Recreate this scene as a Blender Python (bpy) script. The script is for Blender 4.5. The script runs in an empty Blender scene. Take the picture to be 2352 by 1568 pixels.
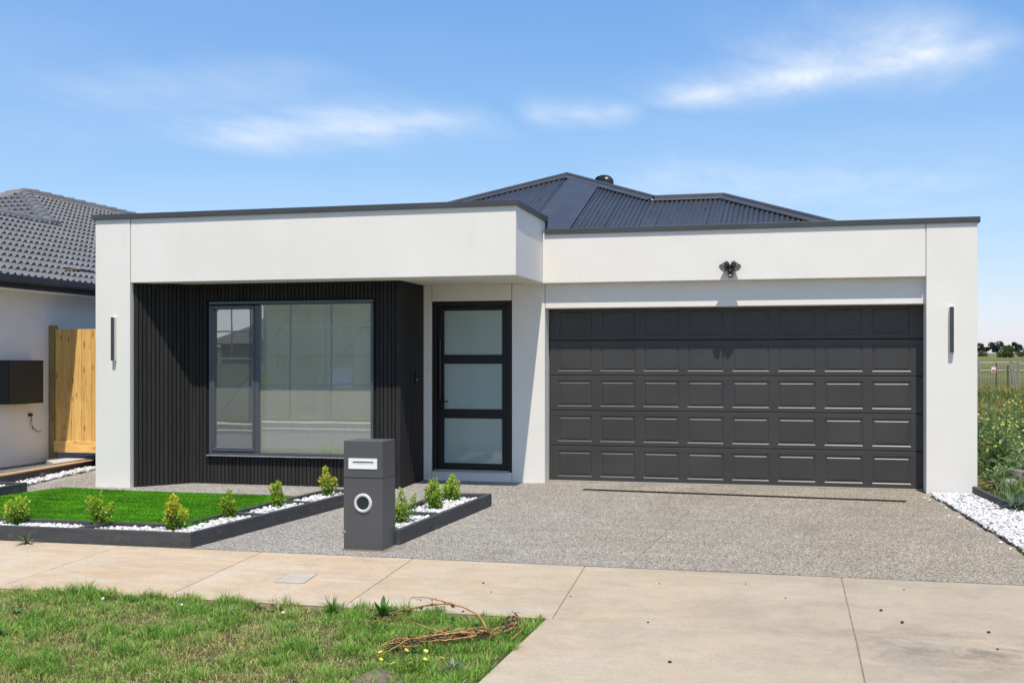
import bpy, math, random
import numpy as np
from mathutils import Vector, Matrix, noise as mnoise
random.seed(7); rng = np.random.default_rng(7)
S = bpy.context.scene
C = S.collection

# ------------------------------------------------------------------ camera
cam_d = bpy.data.cameras.new("camera"); cam = bpy.data.objects.new("camera", cam_d); C.objects.link(cam)
cam.location = (3.4443, -15.633, 1.61)
cam.rotation_euler = (math.radians(90), 0, math.radians(14.3))
cam_d.sensor_width = 36.0; cam_d.lens = 40.41; cam_d.shift_y = 0.02296
cam_d.clip_start = 0.1; cam_d.clip_end = 6000
S.camera = cam

# ------------------------------------------------------------------ sky and sun
SUN = Vector((0.25, -1.0, 2.25)).normalized()
elev = math.asin(SUN.z); az = math.atan2(SUN.x, SUN.y)
W = bpy.data.worlds.new("World"); S.world = W; W.use_nodes = True
nt = W.node_tree; N = nt.nodes; L = nt.links; N.clear()
def wn(t, **k):
    n = N.new(t)
    for a, b in k.items(): setattr(n, a, b)
    return n
sky = wn('ShaderNodeTexSky', sky_type='NISHITA', sun_disc=False)
sky.sun_elevation = elev; sky.sun_rotation = az
sky.altitude = 0; sky.air_density = 1.0; sky.dust_density = 0.5; sky.ozone_density = 1.0
tc = wn('ShaderNodeTexCoord')
sep = wn('ShaderNodeSeparateXYZ'); L.new(tc.outputs['Generated'], sep.inputs[0])
def m(op, a, b=None, c=None, clamp=False):
    n = wn('ShaderNodeMath', operation=op, use_clamp=clamp)
    for i, v in enumerate((a, b, c)):
        if v is None: continue
        if isinstance(v, (int, float)): n.inputs[i].default_value = v
        else: L.new(v, n.inputs[i])
    return n.outputs[0]
# high cirrus sheet: every direction above the horizon meets a flat layer of cloud (x/z, y/z)
zz = m('MAXIMUM', sep.outputs[2], 0.03)
cxs = m('DIVIDE', sep.outputs[0], zz); cys = m('DIVIDE', sep.outputs[1], zz)
comb = wn('ShaderNodeCombineXYZ'); L.new(cxs, comb.inputs[0]); L.new(cys, comb.inputs[1])
def warp_noise(scale, loc, detail, rough, rot=0.0, sc=(1, 1, 1), dist=0.0):
    mp = wn('ShaderNodeMapping'); mp.inputs['Location'].default_value = loc
    mp.inputs['Rotation'].default_value = (0, 0, rot); mp.inputs['Scale'].default_value = sc
    L.new(comb.outputs[0], mp.inputs[0])
    n = wn('ShaderNodeTexNoise'); n.inputs['Scale'].default_value = scale
    n.inputs['Detail'].default_value = detail; n.inputs['Roughness'].default_value = rough
    n.inputs['Distortion'].default_value = dist
    L.new(mp.outputs[0], n.inputs['Vector']); return n.outputs['Fac']
nA = warp_noise(1.1, (0, 0, 0), 7, 0.62, 0.3, (1.0, 0.55, 1), 0.6)
nB = warp_noise(0.35, (3, 1, 0), 3, 0.5)
nC = warp_noise(4.5, (1, 2, 0), 6, 0.6, 0.3, (1.0, 0.35, 1), 0.4)
# streaks of cirrus: each a soft band round a line segment of that layer, frayed by noise
def streak(p0, p1, w, amp):
    p0 = Vector(p0); p1 = Vector(p1); d = p1 - p0; ln = d.length; d.normalize(); nrm = Vector((-d.y, d.x))
    wob = m('MULTIPLY', m('SUBTRACT', nA, 0.5), w * 2.6)
    along = m('ADD', m('MULTIPLY', m('SUBTRACT', cxs, p0.x), d.x), m('MULTIPLY', m('SUBTRACT', cys, p0.y), d.y))
    across = m('ADD', m('ADD', m('MULTIPLY', m('SUBTRACT', cxs, p0.x), nrm.x), m('MULTIPLY', m('SUBTRACT', cys, p0.y), nrm.y)), wob)
    t = m('DIVIDE', along, ln)
    endf = m('MULTIPLY', m('MULTIPLY', t, 5.0, clamp=True), m('MULTIPLY', m('SUBTRACT', 1.0, t), 4.0, clamp=True))
    q = m('DIVIDE', across, w)
    band = m('POWER', 2.718, m('MULTIPLY', m('POWER', m('ABSOLUTE', q), 1.5), -1.2))
    fray = m('ADD', 0.30, m('MULTIPLY', m('SUBTRACT', nC, 0.25), 1.5, clamp=True))
    return m('MULTIPLY', m('MULTIPLY', m('MULTIPLY', band, endf), fray), amp)
def cp(u, v):   # a spot of the cloud layer given by bearing and height above the horizon
    f = 2640.0; a = math.radians(14.3)
    F = Vector((-math.sin(a), math.cos(a), 0)); R = Vector((math.cos(a), math.sin(a), 0))
    d = F + R * ((u - 1176) / f) + Vector((0, 0, (838 - v) / f)); return (d.x / d.z, d.y / d.z)
st = [streak(cp(1480, 250), cp(2400, 62), 0.25, 0.98), streak(cp(1750, 175), cp(2340, 75), 0.42, 0.75),
      streak(cp(380, 330), cp(1180, 262), 0.36, 0.68), streak(cp(1170, 262), cp(1500, 255), 0.26, 0.48),
      streak(cp(100, 250), cp(900, 180), 0.55, 0.25), streak(cp(1300, 430), cp(2400, 420), 0.9, 0.32)]
tot = st[0]
for s_ in st[1:]: tot = m('MAXIMUM', tot, s_)
veil = m('MULTIPLY', m('SUBTRACT', nB, 0.42), 0.45, clamp=True)
veil = m('MULTIPLY', veil, m('ADD', 0.35, m('MULTIPLY', nC, 0.8)))
tot = m('MAXIMUM', tot, veil)
fade = m('MULTIPLY', m('SUBTRACT', sep.outputs[2], 0.02), 12.0, clamp=True)
tot = m('MULTIPLY', tot, fade, clamp=True)
# film-like response of the sky colour, the same in every direction
ssp = wn('ShaderNodeSeparateColor'); L.new(sky.outputs[0], ssp.inputs[0])
grade = wn('ShaderNodeCombineColor')
for i_, (gm, gn) in enumerate(((1.12, 0.672), (0.82, 1.165), (0.50, 2.516))): L.new(m('MULTIPLY', m('POWER', ssp.outputs[i_], gm), gn), grade.inputs[i_])
mix = wn('ShaderNodeMixRGB'); L.new(tot, mix.inputs[0]); L.new(grade.outputs[0], mix.inputs[1])
mix.inputs[2].default_value = (6.2, 6.5, 6.9, 1)
bg = wn('ShaderNodeBackground'); L.new(mix.outputs[0], bg.inputs[0]); bg.inputs[1].default_value = 0.125
out = wn('ShaderNodeOutputWorld'); L.new(bg.outputs[0], out.inputs[0])
sd = bpy.data.lights.new("sun", 'SUN'); sd.energy = 4.4; sd.angle = math.radians(0.53); sd.color = (1.0, 0.925, 0.81)
so = bpy.data.objects.new("sun", sd); C.objects.link(so); so.location = (5, -10, 20)
so.rotation_euler = SUN.to_track_quat('Z', 'Y').to_euler()
S.view_settings.view_transform = 'Standard'; S.view_settings.look = 'None'
S.view_settings.gamma = 1.0; S.view_settings.use_curve_mapping = False
S.view_settings.exposure = 0.33
S.cycles.max_bounces = 8; S.cycles.transparent_max_bounces = 12

# ------------------------------------------------------------------ materials
def srgb(r, g, b):
    f = lambda c: (c / 255 / 12.92) if c / 255 <= 0.04045 else ((c / 255 + 0.055) / 1.055) ** 2.4
    return (f(r), f(g), f(b), 1)
def col4(c): return (c[0], c[1], c[2], 1)
class Mat:
    def __init__(s, name, rough=0.7, spec=0.3, metal=0.0):
        s.m = bpy.data.materials.new(name); s.m.use_nodes = True; s.t = s.m.node_tree; s.n = s.t.nodes; s.l = s.t.links
        s.b = s.n['Principled BSDF']; s.b.inputs['Roughness'].default_value = rough
        s.b.inputs['Specular IOR Level'].default_value = spec; s.b.inputs['Metallic'].default_value = metal
        s.tc = s.n.new('ShaderNodeTexCoord'); s.geo = s.n.new('ShaderNodeNewGeometry'); s.h = None
        s.P = s.geo.outputs['Position']
    def new(s, t, **k):
        n = s.n.new(t)
        for a, b in k.items(): setattr(n, a, b)
        return n
    def map(s, sc=(1, 1, 1), rot=(0, 0, 0), src=None):
        mp = s.new('ShaderNodeMapping'); mp.inputs['Scale'].default_value = sc; mp.inputs['Rotation'].default_value = rot
        s.l.new(src if src is not None else s.P, mp.inputs[0]); return mp.outputs[0]
    def noise(s, scale, detail=4, rough=0.55, vec=None, dist=0.0):
        n = s.new('ShaderNodeTexNoise'); n.inputs['Scale'].default_value = scale; n.inputs['Detail'].default_value = detail
        n.inputs['Roughness'].default_value = rough; n.inputs['Distortion'].default_value = dist
        s.l.new(vec if vec is not None else s.P, n.inputs['Vector']); return n.outputs['Fac']
    def vor(s, scale, feat='F1', vec=None, out='Color'):
        n = s.new('ShaderNodeTexVoronoi', feature=feat); n.inputs['Scale'].default_value = scale
        s.l.new(vec if vec is not None else s.P, n.inputs['Vector']); return n.outputs[out]
    def ramp(s, fac, stops):
        r = s.new('ShaderNodeValToRGB'); e = r.color_ramp.elements
        while len(e) < len(stops): e.new(0.5)
        for i, (p, c) in enumerate(stops): e[i].position = p; e[i].color = col4(c)
        s.l.new(fac, r.inputs[0]); return r.outputs[0]
    def mix(s, a, b, f, mode='MIX'):
        x = s.new('ShaderNodeMixRGB', blend_type=mode)
        for i, v in ((0, f), (1, a), (2, b)):
            if isinstance(v, (int, float)): x.inputs[i].default_value = v
            elif isinstance(v, tuple): x.inputs[i].default_value = col4(v)
            else: s.l.new(v, x.inputs[i])
        return x.outputs[0]
    def math(s, op, a, b=None, clamp=False):
        x = s.new('ShaderNodeMath', operation=op, use_clamp=clamp)
        for i, v in enumerate((a, b)):
            if v is None: continue
            if isinstance(v, (int, float)): x.inputs[i].default_value = v
            else: s.l.new(v, x.inputs[i])
        return x.outputs[0]
    def color(s, c):
        if isinstance(c, tuple): s.b.inputs['Base Color'].default_value = col4(c)
        else: s.l.new(c, s.b.inputs['Base Color'])
        return s
    def bump(s, h, strength=0.3, dist=0.01):
        b = s.new('ShaderNodeBump'); b.inputs['Strength'].default_value = strength; b.inputs['Distance'].default_value = dist
        s.l.new(h, b.inputs['Height']); s.l.new(b.outputs[0], s.b.inputs['Normal']); return s
    def roughmap(s, fac, a, b):
        r = s.new('ShaderNodeMapRange'); r.inputs[3].default_value = a; r.inputs[4].default_value = b
        s.l.new(fac, r.inputs[0]); s.l.new(r.outputs[0], s.b.inputs['Roughness']); return s
    def objrand(s):
        o = s.new('ShaderNodeObjectInfo'); return o.outputs['Random']
M = {}
def vary(name, c1, c2, scale=3.0, rough=0.7, spec=0.3, bump=0.0, bscale=60, bdist=0.004, metal=0.0, rnd=0.0, fine=0.0):
    k = Mat(name, rough, spec, metal)
    c = k.ramp(k.noise(scale, 5, 0.6), [(0.3, c1), (0.7, c2)])
    if fine: c = k.mix(c, (0, 0, 0), k.math('MULTIPLY', k.noise(bscale * 1.7, 3, 0.7), fine))
    if rnd:
        v = k.math('ADD', k.math('MULTIPLY', k.objrand(), rnd), 1 - rnd / 2)
        cb = k.new('ShaderNodeCombineXYZ')
        for i in range(3): k.l.new(v, cb.inputs[i])
        c = k.mix(c, cb.outputs[0], 1.0, 'MULTIPLY')
    k.color(c)
    if bump: k.bump(k.noise(bscale, 3, 0.6), bump, bdist)
    M[name] = k.m; return k

# rendered (textured acrylic) walls
k = Mat('render_white', 0.88, 0.15)
c = k.ramp(k.noise(0.9, 5, 0.6), [(0.3, (0.73, 0.70, 0.645)), (0.7, (0.78, 0.755, 0.705))])
c = k.mix(c, (0.60, 0.595, 0.57), k.math('MULTIPLY', k.math('SUBTRACT', k.noise(140, 3, 0.7), 0.45, True), 0.9, True))
stn = k.math('MULTIPLY', k.math('SUBTRACT', k.noise(1.6, 4, 0.6, k.map((2.2, 2.2, 0.35))), 0.58, True), 0.6, True)
c = k.mix(c, (0.52, 0.50, 0.45), stn)
k.color(c); k.bump(k.math('ADD', k.noise(150, 4, 0.75), k.math('MULTIPLY', k.noise(14, 4, 0.6), 0.35)), 0.5, 0.004); M['render_white'] = k.m
k = Mat('render_neighbour', 0.9, 0.15)
c = k.ramp(k.noise(0.7, 5, 0.6), [(0.3, (0.80, 0.79, 0.76)), (0.7, (0.85, 0.84, 0.81))])
k.color(c); k.bump(k.noise(150, 3, 0.7), 0.5, 0.004); M['render_neighbour'] = k.m
vary('capping', (0.050, 0.054, 0.060), (0.066, 0.070, 0.076), 2, 0.42, 0.4, rnd=0.05)
vary('fascia', (0.030, 0.032, 0.033), (0.05, 0.05, 0.052), 2, 0.5, 0.4)
k = Mat('batten', 0.70, 0.16)
c = k.ramp(k.noise(6, 5, 0.65, k.map((6, 6, 0.35))), [(0.3, (0.022, 0.021, 0.021)), (0.75, (0.036, 0.035, 0.034))])
v = k.math('ADD', k.math('MULTIPLY', k.objrand(), 0.35), 0.82)
cb = k.new('ShaderNodeCombineXYZ'); [k.l.new(v, cb.inputs[i]) for i in range(3)]
k.color(k.mix(c, cb.outputs[0], 1.0, 'MULTIPLY')); k.bump(k.noise(30, 4, 0.6, k.map((8, 8, 0.4))), 0.15, 0.003); M['batten'] = k.m
vary('batten_back', (0.008, 0.008, 0.009), (0.012, 0.012, 0.013), 5, 0.8, 0.2)
vary('garage_paint', (0.038, 0.037, 0.036), (0.051, 0.050, 0.048), 1.6, 0.40, 0.5, bump=0.12, bscale=260, bdist=0.001, rnd=0.03)
vary('alu_dark', (0.085, 0.093, 0.11), (0.105, 0.114, 0.132), 4, 0.32, 0.5, metal=0.3)
vary('door_black', (0.010, 0.010, 0.010), (0.014, 0.014, 0.014), 4, 0.45, 0.35)
vary('meter_paint', (0.030, 0.031, 0.029), (0.038, 0.039, 0.036), 3, 0.65, 0.25)
vary('ring_silver', (0.50, 0.51, 0.53), (0.58, 0.59, 0.61), 6, 0.35, 0.5)
vary('seal_light', (0.45, 0.44, 0.40), (0.55, 0.54, 0.5), 4, 0.5, 0.3)
vary('black_plastic', (0.012, 0.012, 0.013), (0.018, 0.018, 0.019), 6, 0.25, 0.5)
vary('lamp_fascia', (0.045, 0.05, 0.055), (0.055, 0.06, 0.065), 6, 0.35, 0.4)
vary('lamp_diffuser', (0.62, 0.61, 0.52), (0.70, 0.69, 0.60), 6, 0.4, 0.4)
vary('white_metal', (0.72, 0.73, 0.74), (0.78, 0.79, 0.80), 6, 0.35, 0.4)
vary('interior_white', (0.62, 0.62, 0.58), (0.68, 0.68, 0.64), 1.5, 0.9, 0.1)
vary('interior_floor', (0.42, 0.38, 0.30), (0.48, 0.44, 0.36), 1.5, 0.6, 0.2)
vary('blind', (0.78, 0.80, 0.70), (0.84, 0.86, 0.76), 3, 0.8, 0.1)
# glazing: a thin sheet that reflects by angle and lets light through
def glazing(name, tint, base_refl, veil_c=None, veil_f=0.0):
    k = Mat(name); k.n.remove(k.b)
    tr = k.new('ShaderNodeBsdfTransparent'); tr.inputs[0].default_value = col4(tint)
    gl = k.new('ShaderNodeBsdfGlossy'); gl.inputs['Roughness'].default_value = 0.012; gl.inputs[0].default_value = (0.93, 0.97, 0.96, 1)
    bmp = k.new('ShaderNodeBump'); bmp.inputs['Strength'].default_value = 0.012; bmp.inputs['Distance'].default_value = 0.02
    k.l.new(k.noise(1.7, 2, 0.4), bmp.inputs['Height']); k.l.new(bmp.outputs[0], gl.inputs['Normal'])
    fr = k.new('ShaderNodeFresnel'); fr.inputs[0].default_value = 1.52
    f = k.math('ADD', k.math('MULTIPLY', fr.outputs[0], 1.6), base_refl, True)
    mx = k.new('ShaderNodeMixShader'); k.l.new(f, mx.inputs[0]); k.l.new(tr.outputs[0], mx.inputs[1]); k.l.new(gl.outputs[0], mx.inputs[2])
    last = mx.outputs[0]
    if veil_c:
        df = k.new('ShaderNodeBsdfDiffuse'); df.inputs[0].default_value = col4(veil_c)  # pale veil painted into the pane, standing in for reflected and interior light
        m2 = k.new('ShaderNodeMixShader'); m2.inputs[0].default_value = veil_f
        k.l.new(last, m2.inputs[1]); k.l.new(df.outputs[0], m2.inputs[2]); last = m2.outputs[0]
    k.l.new(last, k.n['Material Output'].inputs[0]); M[name] = k.m
glazing('window_glass', (0.80, 0.85, 0.80), 0.36, (0.8, 0.8, 0.76), 0.11)
glazing('veiled_glass', (0.80, 0.85, 0.80), 0.42, (0.88, 0.87, 0.74), 0.20)
k = Mat('frosted_glass', 0.05, 0.9)
k.color(k.ramp(k.noise(0.8, 3, 0.5), [(0.3, (0.30, 0.385, 0.375)), (0.7, (0.34, 0.43, 0.42))])); k.b.inputs['Coat Weight'].default_value = 0.6
k.b.inputs['Coat Roughness'].default_value = 0.02; M['frosted_glass'] = k.m
# steel roof
k = Mat('roof_steel', 0.42, 0.4)
c = k.ramp(k.noise(2.5, 5, 0.65), [(0.3, (0.032, 0.037, 0.047)), (0.7, (0.044, 0.050, 0.062))])
c = k.mix(c, (0.075, 0.087, 0.108), k.math('MULTIPLY', k.math('SUBTRACT', k.noise(7, 5, 0.7, k.map((1, 0.2, 0.2))), 0.5, True), 1.0, True))
k.color(c); k.roughmap(k.noise(5), 0.34, 0.55); M['roof_steel'] = k.m
vary('roof_flash', (0.040, 0.043, 0.050), (0.056, 0.058, 0.064), 4, 0.4, 0.4)
vary('turbine', (0.016, 0.016, 0.016), (0.024, 0.024, 0.024), 4, 0.22, 0.6)
vary('roof_tile', (0.112, 0.113, 0.116), (0.148, 0.149, 0.152), 5, 0.55, 0.35, bump=0.2, bscale=80, bdist=0.002, rnd=0.18)
vary('mortar_stain', (0.16, 0.12, 0.10), (0.26, 0.24, 0.22), 8, 0.9, 0.1)
# timber
def pine(name, c1, c2, c3, along):
    k = Mat(name, 0.75, 0.2)
    sc = (14, 14, 0.9) if along == 'z' else ((14, 0.9, 14) if along == 'y' else (0.9, 14, 14))
    off = k.new('ShaderNodeVectorMath', operation='ADD'); k.l.new(k.map(sc), off.inputs[0])
    ob = k.new('ShaderNodeVectorMath', operation='SCALE'); ob.inputs[0].default_value = (37, 11, 23); k.l.new(k.objrand(), ob.inputs[3] if len(ob.inputs) > 3 else ob.inputs['Scale'])
    k.l.new(ob.outputs[0], off.inputs[1])
    g = k.noise(2.2, 6, 0.65, off.outputs[0], 1.2)
    c = k.ramp(g, [(0.3, c1), (0.55, c2), (0.75, c3)])
    kn = k.new('ShaderNodeTexVoronoi', feature='F1'); kn.inputs['Scale'].default_value = 1.0
    sk = (9, 9, 3.2) if along == 'z' else ((9, 3.2, 9) if along == 'y' else (3.2, 9, 9))
    o2 = k.new('ShaderNodeVectorMath', operation='ADD'); k.l.new(k.map(sk), o2.inputs[0]); k.l.new(ob.outputs[0], o2.inputs[1]); k.l.new(o2.outputs[0], kn.inputs['Vector'])
    kf = k.math('SUBTRACT', 1.0, k.math('MULTIPLY', kn.outputs['Distance'], 4.5), True)
    c = k.mix(c, (c1[0] * 0.35, c1[1] * 0.25, c1[2] * 0.2), k.math('MULTIPLY', kf, 0.85, True))
    v = k.math('ADD', k.math('MULTIPLY', k.objrand(), 0.3), 0.85)
    cb = k.new('ShaderNodeCombineXYZ'); [k.l.new(v, cb.inputs[i]) for i in range(3)]
    k.color(k.mix(c, cb.outputs[0], 1.0, 'MULTIPLY')); k.bump(g, 0.2, 0.003); M[name] = k.m
pine('pine_paling', (0.56, 0.31, 0.085), (0.74, 0.46, 0.155), (0.82, 0.56, 0.23), 'z')
pine('pine_rail', (0.56, 0.31, 0.09), (0.74, 0.47, 0.16), (0.82, 0.57, 0.24), 'x')
pine('pine_post', (0.22, 0.15, 0.055), (0.33, 0.24, 0.10), (0.40, 0.30, 0.14), 'z')
pine('pine_cap', (0.38, 0.24, 0.12), (0.50, 0.33, 0.18), (0.56, 0.40, 0.24), 'y')
k = Mat('sleeper_charcoal', 0.68, 0.3)
g = k.noise(3, 6, 0.7, k.map((1.2, 1.2, 9)))
c = k.ramp(g, [(0.3, (0.045, 0.047, 0.050)), (0.7, (0.072, 0.074, 0.078))])
c = k.mix(c, (0.22, 0.21, 0.19), k.math('MULTIPLY', k.math('SUBTRACT', k.noise(45, 3, 0.7), 0.68, True), 3.0, True))
lo = k.math('MULTIPLY', k.math('SUBTRACT', k.noise(9, 4, 0.6), 0.58, True), 3.0, True)
k.color(k.mix(c, (0.30, 0.26, 0.20), k.math('MULTIPLY', lo, 0.35))); k.bump(g, 0.25, 0.004); M['sleeper_charcoal'] = k.m
vary('raw_timber', (0.20, 0.15, 0.09), (0.30, 0.23, 0.15), 12, 0.85, 0.1)
vary('mailbox_metal', (0.082, 0.084, 0.089), (0.095, 0.097, 0.102), 2.5, 0.42, 0.5, metal=0.12, bump=0.03, bscale=300, bdist=0.001)
vary('mailbox_dark', (0.02, 0.03, 0.035), (0.03, 0.04, 0.045), 5, 0.15, 0.5)
# concrete and aggregate
k = Mat('concrete_path', 0.9, 0.15)
ob = k.new('ShaderNodeVectorMath', operation='SCALE'); ob.inputs[0].default_value = (31, 17, 5); k.l.new(k.objrand(), ob.inputs['Scale'])
of = k.new('ShaderNodeVectorMath', operation='ADD'); k.l.new(k.P, of.inputs[0]); k.l.new(ob.outputs[0], of.inputs[1])
c = k.ramp(k.noise(0.8, 6, 0.62, of.outputs[0], 0.4), [(0.25, (0.42, 0.30, 0.185)), (0.5, (0.485, 0.372, 0.248)), (0.75, (0.51, 0.43, 0.325))])
st_ = k.noise(2.4, 5, 0.65, k.map((0.55, 3.0, 1), (0, 0, 0.62), of.outputs[0]), 0.8)
c = k.mix(c, (0.52, 0.47, 0.41), k.math('MULTIPLY', k.math('SUBTRACT', st_, 0.47, True), 3.0, True))
sepx = k.new('ShaderNodeSeparateXYZ'); k.l.new(k.P, sepx.inputs[0])
greyf = k.math('MULTIPLY', k.math('ADD', k.math('MULTIPLY', sepx.outputs[0], 0.22), 0.15, True), 1.0, True)
c = k.mix(c, k.ramp(k.noise(1.5, 8, 0.72), [(0.35, (0.40, 0.335, 0.245)), (0.5, (0.35, 0.30, 0.225)), (0.65, (0.26, 0.225, 0.175))]), k.math('MULTIPLY', greyf, 0.85))
c = k.mix(c, (0.20, 0.18, 0.15), k.math('MULTIPLY', k.math('SUBTRACT', k.noise(55, 5, 0.85), 0.50, True), 3.2, True))
c = k.mix(c, (0.13, 0.11, 0.09), k.math('MULTIPLY', k.math('SUBTRACT', k.noise(1.4, 6, 0.65), 0.63, True), 2.6, True))
c = k.mix(c, (0.10, 0.085, 0.07), k.math('MULTIPLY', k.math('SUBTRACT', k.noise(28, 2, 0.5), 0.72, True), 6.0, True))
sp = k.new('ShaderNodeVectorMath', operation='DISTANCE'); k.l.new(k.map((1, 1.6, 1)), sp.inputs[0]); sp.inputs[1].default_value = (4.45, -12.6, -0.2)
tyre = k.math('MULTIPLY', k.math('SUBTRACT', 1.0, k.math('MULTIPLY', sp.outputs['Value'], 0.75), True), k.math('MULTIPLY', k.math('SUBTRACT', k.noise(3.2, 6, 0.7, None, 0.6), 0.42, True), 3.2, True), True)
c = k.mix(c, (0.085, 0.07, 0.055), k.math('MULTIPLY', tyre, 1.0, True))
c = k.mix(c, (0.30, 0.27, 0.22), k.math('MULTIPLY', k.math('SUBTRACT', k.noise(4.5, 6, 0.75), 0.47, True), 2.4, True))
k.color(c); k.bump(k.noise(150, 3, 0.7), 0.45, 0.004); M['concrete_path'] = k.m
vary('joint_dirt', (0.16, 0.135, 0.105), (0.32, 0.28, 0.22), 14, 0.95, 0.1, bump=0.5, bscale=80)
vary('cover_concrete', (0.44, 0.385, 0.31), (0.52, 0.47, 0.40), 6, 0.9, 0.15, bump=0.4, bscale=90, fine=0.3)
vary('slab_concrete', (0.42, 0.41, 0.38), (0.50, 0.49, 0.46), 2, 0.9, 0.15, bump=0.3, bscale=90)
k = Mat('exposed_aggregate', 0.8, 0.25)
vc = k.vor(86); sv = k.new('ShaderNodeSeparateColor'); k.l.new(vc, sv.inputs[0])
c = k.ramp(sv.outputs[0], [(0.0, (0.09, 0.082, 0.07)), (0.18, (0.29, 0.27, 0.235)), (0.5, (0.49, 0.46, 0.41)), (0.8, (0.60, 0.575, 0.525)), (1.0, (0.76, 0.74, 0.68))])
vd = k.vor(86, 'DISTANCE_TO_EDGE', out='Distance')
c = k.mix((0.10, 0.09, 0.075), c, k.math('MULTIPLY', vd, 8.0, True))
warm = k.noise(0.55, 5, 0.6)
sepx = k.new('ShaderNodeSeparateXYZ'); k.l.new(k.P, sepx.inputs[0])
wf = k.math('ADD', k.math('MULTIPLY', k.math('SUBTRACT', sepx.outputs[0], 1.0), 0.16), k.math('MULTIPLY', warm, 0.8), True)
c = k.mix(c, k.mix(c, (0.98, 0.90, 0.77), 1.0, 'MULTIPLY'), wf)
c = k.mix(c, (0.40, 0.25, 0.14), k.math('MULTIPLY', k.math('SUBTRACT', k.noise(2.2, 4, 0.6), 0.60, True), 1.1, True))
c = k.mix(c, (0.20, 0.195, 0.185), k.math('MULTIPLY', k.math('SUBTRACT', k.noise(1.1, 5, 0.65), 0.56, True), 2.4, True))
big = k.noise(0.42, 6, 0.65, k.map((1.6, 0.7, 1)))
c = k.mix(c, k.mix(c, (0.84, 0.82, 0.79), 1.0, 'MULTIPLY'), k.math('MULTIPLY', k.math('SUBTRACT', big, 0.5, True), 3.0, True))
c = k.mix(c, k.mix(c, (1.22, 1.20, 1.16), 1.0, 'MULTIPLY'), k.math('MULTIPLY', k.math('SUBTRACT', k.noise(1.7, 6, 0.7), 0.50, True), 3.5, True))
c = k.mix(c, (0.10, 0.095, 0.085), k.math('MULTIPLY', k.math('SUBTRACT', k.noise(5.5, 5, 0.7), 0.70, True), 5.0, True))
k.color(c); k.bump(k.math('MULTIPLY', vd, 6.0, True), 0.9, 0.006); M['exposed_aggregate'] = k.m
k = Mat('grey_gravel', 0.85, 0.2)
sv = k.new('ShaderNodeSeparateColor'); k.l.new(k.vor(70), sv.inputs[0]); vd = k.vor(70, 'DISTANCE_TO_EDGE', out='Distance')
c = k.ramp(sv.outputs[0], [(0.0, (0.12, 0.12, 0.12)), (0.5, (0.30, 0.29, 0.28)), (1.0, (0.55, 0.54, 0.52))])
k.color(k.mix((0.05, 0.05, 0.05), c, k.math('MULTIPLY', vd, 8.0, True))); k.bump(k.math('MULTIPLY', vd, 6.0, True), 1.0, 0.01); M['grey_gravel'] = k.m
def attr_mat(name, rough=0.6, spec=0.25, trans=0.0):
    k = Mat(name, rough, spec); a = k.new('ShaderNodeAttribute', attribute_name='col'); k.color(a.outputs['Color'])
    if trans:
        t = k.new('ShaderNodeBsdfTranslucent'); k.l.new(a.outputs['Color'], t.inputs[0])
        mx = k.new('ShaderNodeMixShader'); mx.inputs[0].default_value = trans
        k.l.new(k.b.outputs[0], mx.inputs[1]); k.l.new(t.outputs[0], mx.inputs[2]); k.l.new(mx.outputs[0], k.n['Material Output'].inputs[0])
    M[name] = k.m
attr_mat('leaf', 0.45, 0.35, 0.35); attr_mat('grass', 0.6, 0.25, 0.3); attr_mat('pebble_white', 0.75, 0.25); attr_mat('matte', 0.85, 0.15)
k = Mat('verge_soil', 0.95, 0.1)
c = k.ramp(k.noise(2.2, 6, 0.65), [(0.3, (0.035, 0.045, 0.015)), (0.55, (0.085, 0.085, 0.035)), (0.75, (0.20, 0.155, 0.085))])
k.color(k.mix(c, (0.05, 0.045, 0.03), k.math('MULTIPLY', k.noise(40, 4, 0.7), 0.5))); k.bump(k.noise(35, 4, 0.7), 0.8, 0.02); M['verge_soil'] = k.m
vary('bare_soil', (0.13, 0.10, 0.075), (0.22, 0.175, 0.14), 6, 0.95, 0.1, bump=1.0, bscale=40, bdist=0.02)
k = Mat('field', 0.95, 0.1)
c = k.ramp(k.noise(0.05, 6, 0.6), [(0.3, (0.12, 0.14, 0.045)), (0.5, (0.20, 0.19, 0.07)), (0.7, (0.26, 0.22, 0.10))])
k.color(k.mix(c, (0.06, 0.08, 0.03), k.math('MULTIPLY', k.noise(0.9, 5, 0.7), 0.6))); k.bump(k.noise(3, 4, 0.7), 1.0, 0.2); M['field'] = k.m
vary('turf_base', (0.035, 0.15, 0.004), (0.05, 0.19, 0.006), 8, 0.85, 0.1)
k = Mat('asphalt', 0.9, 0.2)
c = k.ramp(k.noise(180, 3, 0.7), [(0.35, (0.05, 0.05, 0.052)), (0.7, (0.13, 0.13, 0.132))])
k.color(k.mix(c, (0.16, 0.155, 0.15), k.math('MULTIPLY', k.noise(0.5, 5, 0.6), 0.6))); k.bump(k.noise(180, 3), 0.4, 0.004); M['asphalt'] = k.m
vary('brick_far', (0.30, 0.21, 0.15), (0.42, 0.31, 0.23), 3, 0.9, 0.15, bump=0.4, bscale=30)
vary('roof_far', (0.10, 0.09, 0.085), (0.15, 0.14, 0.13), 2, 0.7, 0.2)
k = Mat('shade_cloth', 0.9, 0.1)
c = k.ramp(k.noise(0.7, 5, 0.6, k.map((1, 1, 0.4))), [(0.3, (0.40, 0.42, 0.31)), (0.7, (0.58, 0.58, 0.47))]); k.color(c)
t_ = k.new('ShaderNodeBsdfTranslucent'); k.l.new(c, t_.inputs[0]); mx = k.new('ShaderNodeMixShader'); mx.inputs[0].default_value = 0.55
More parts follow.
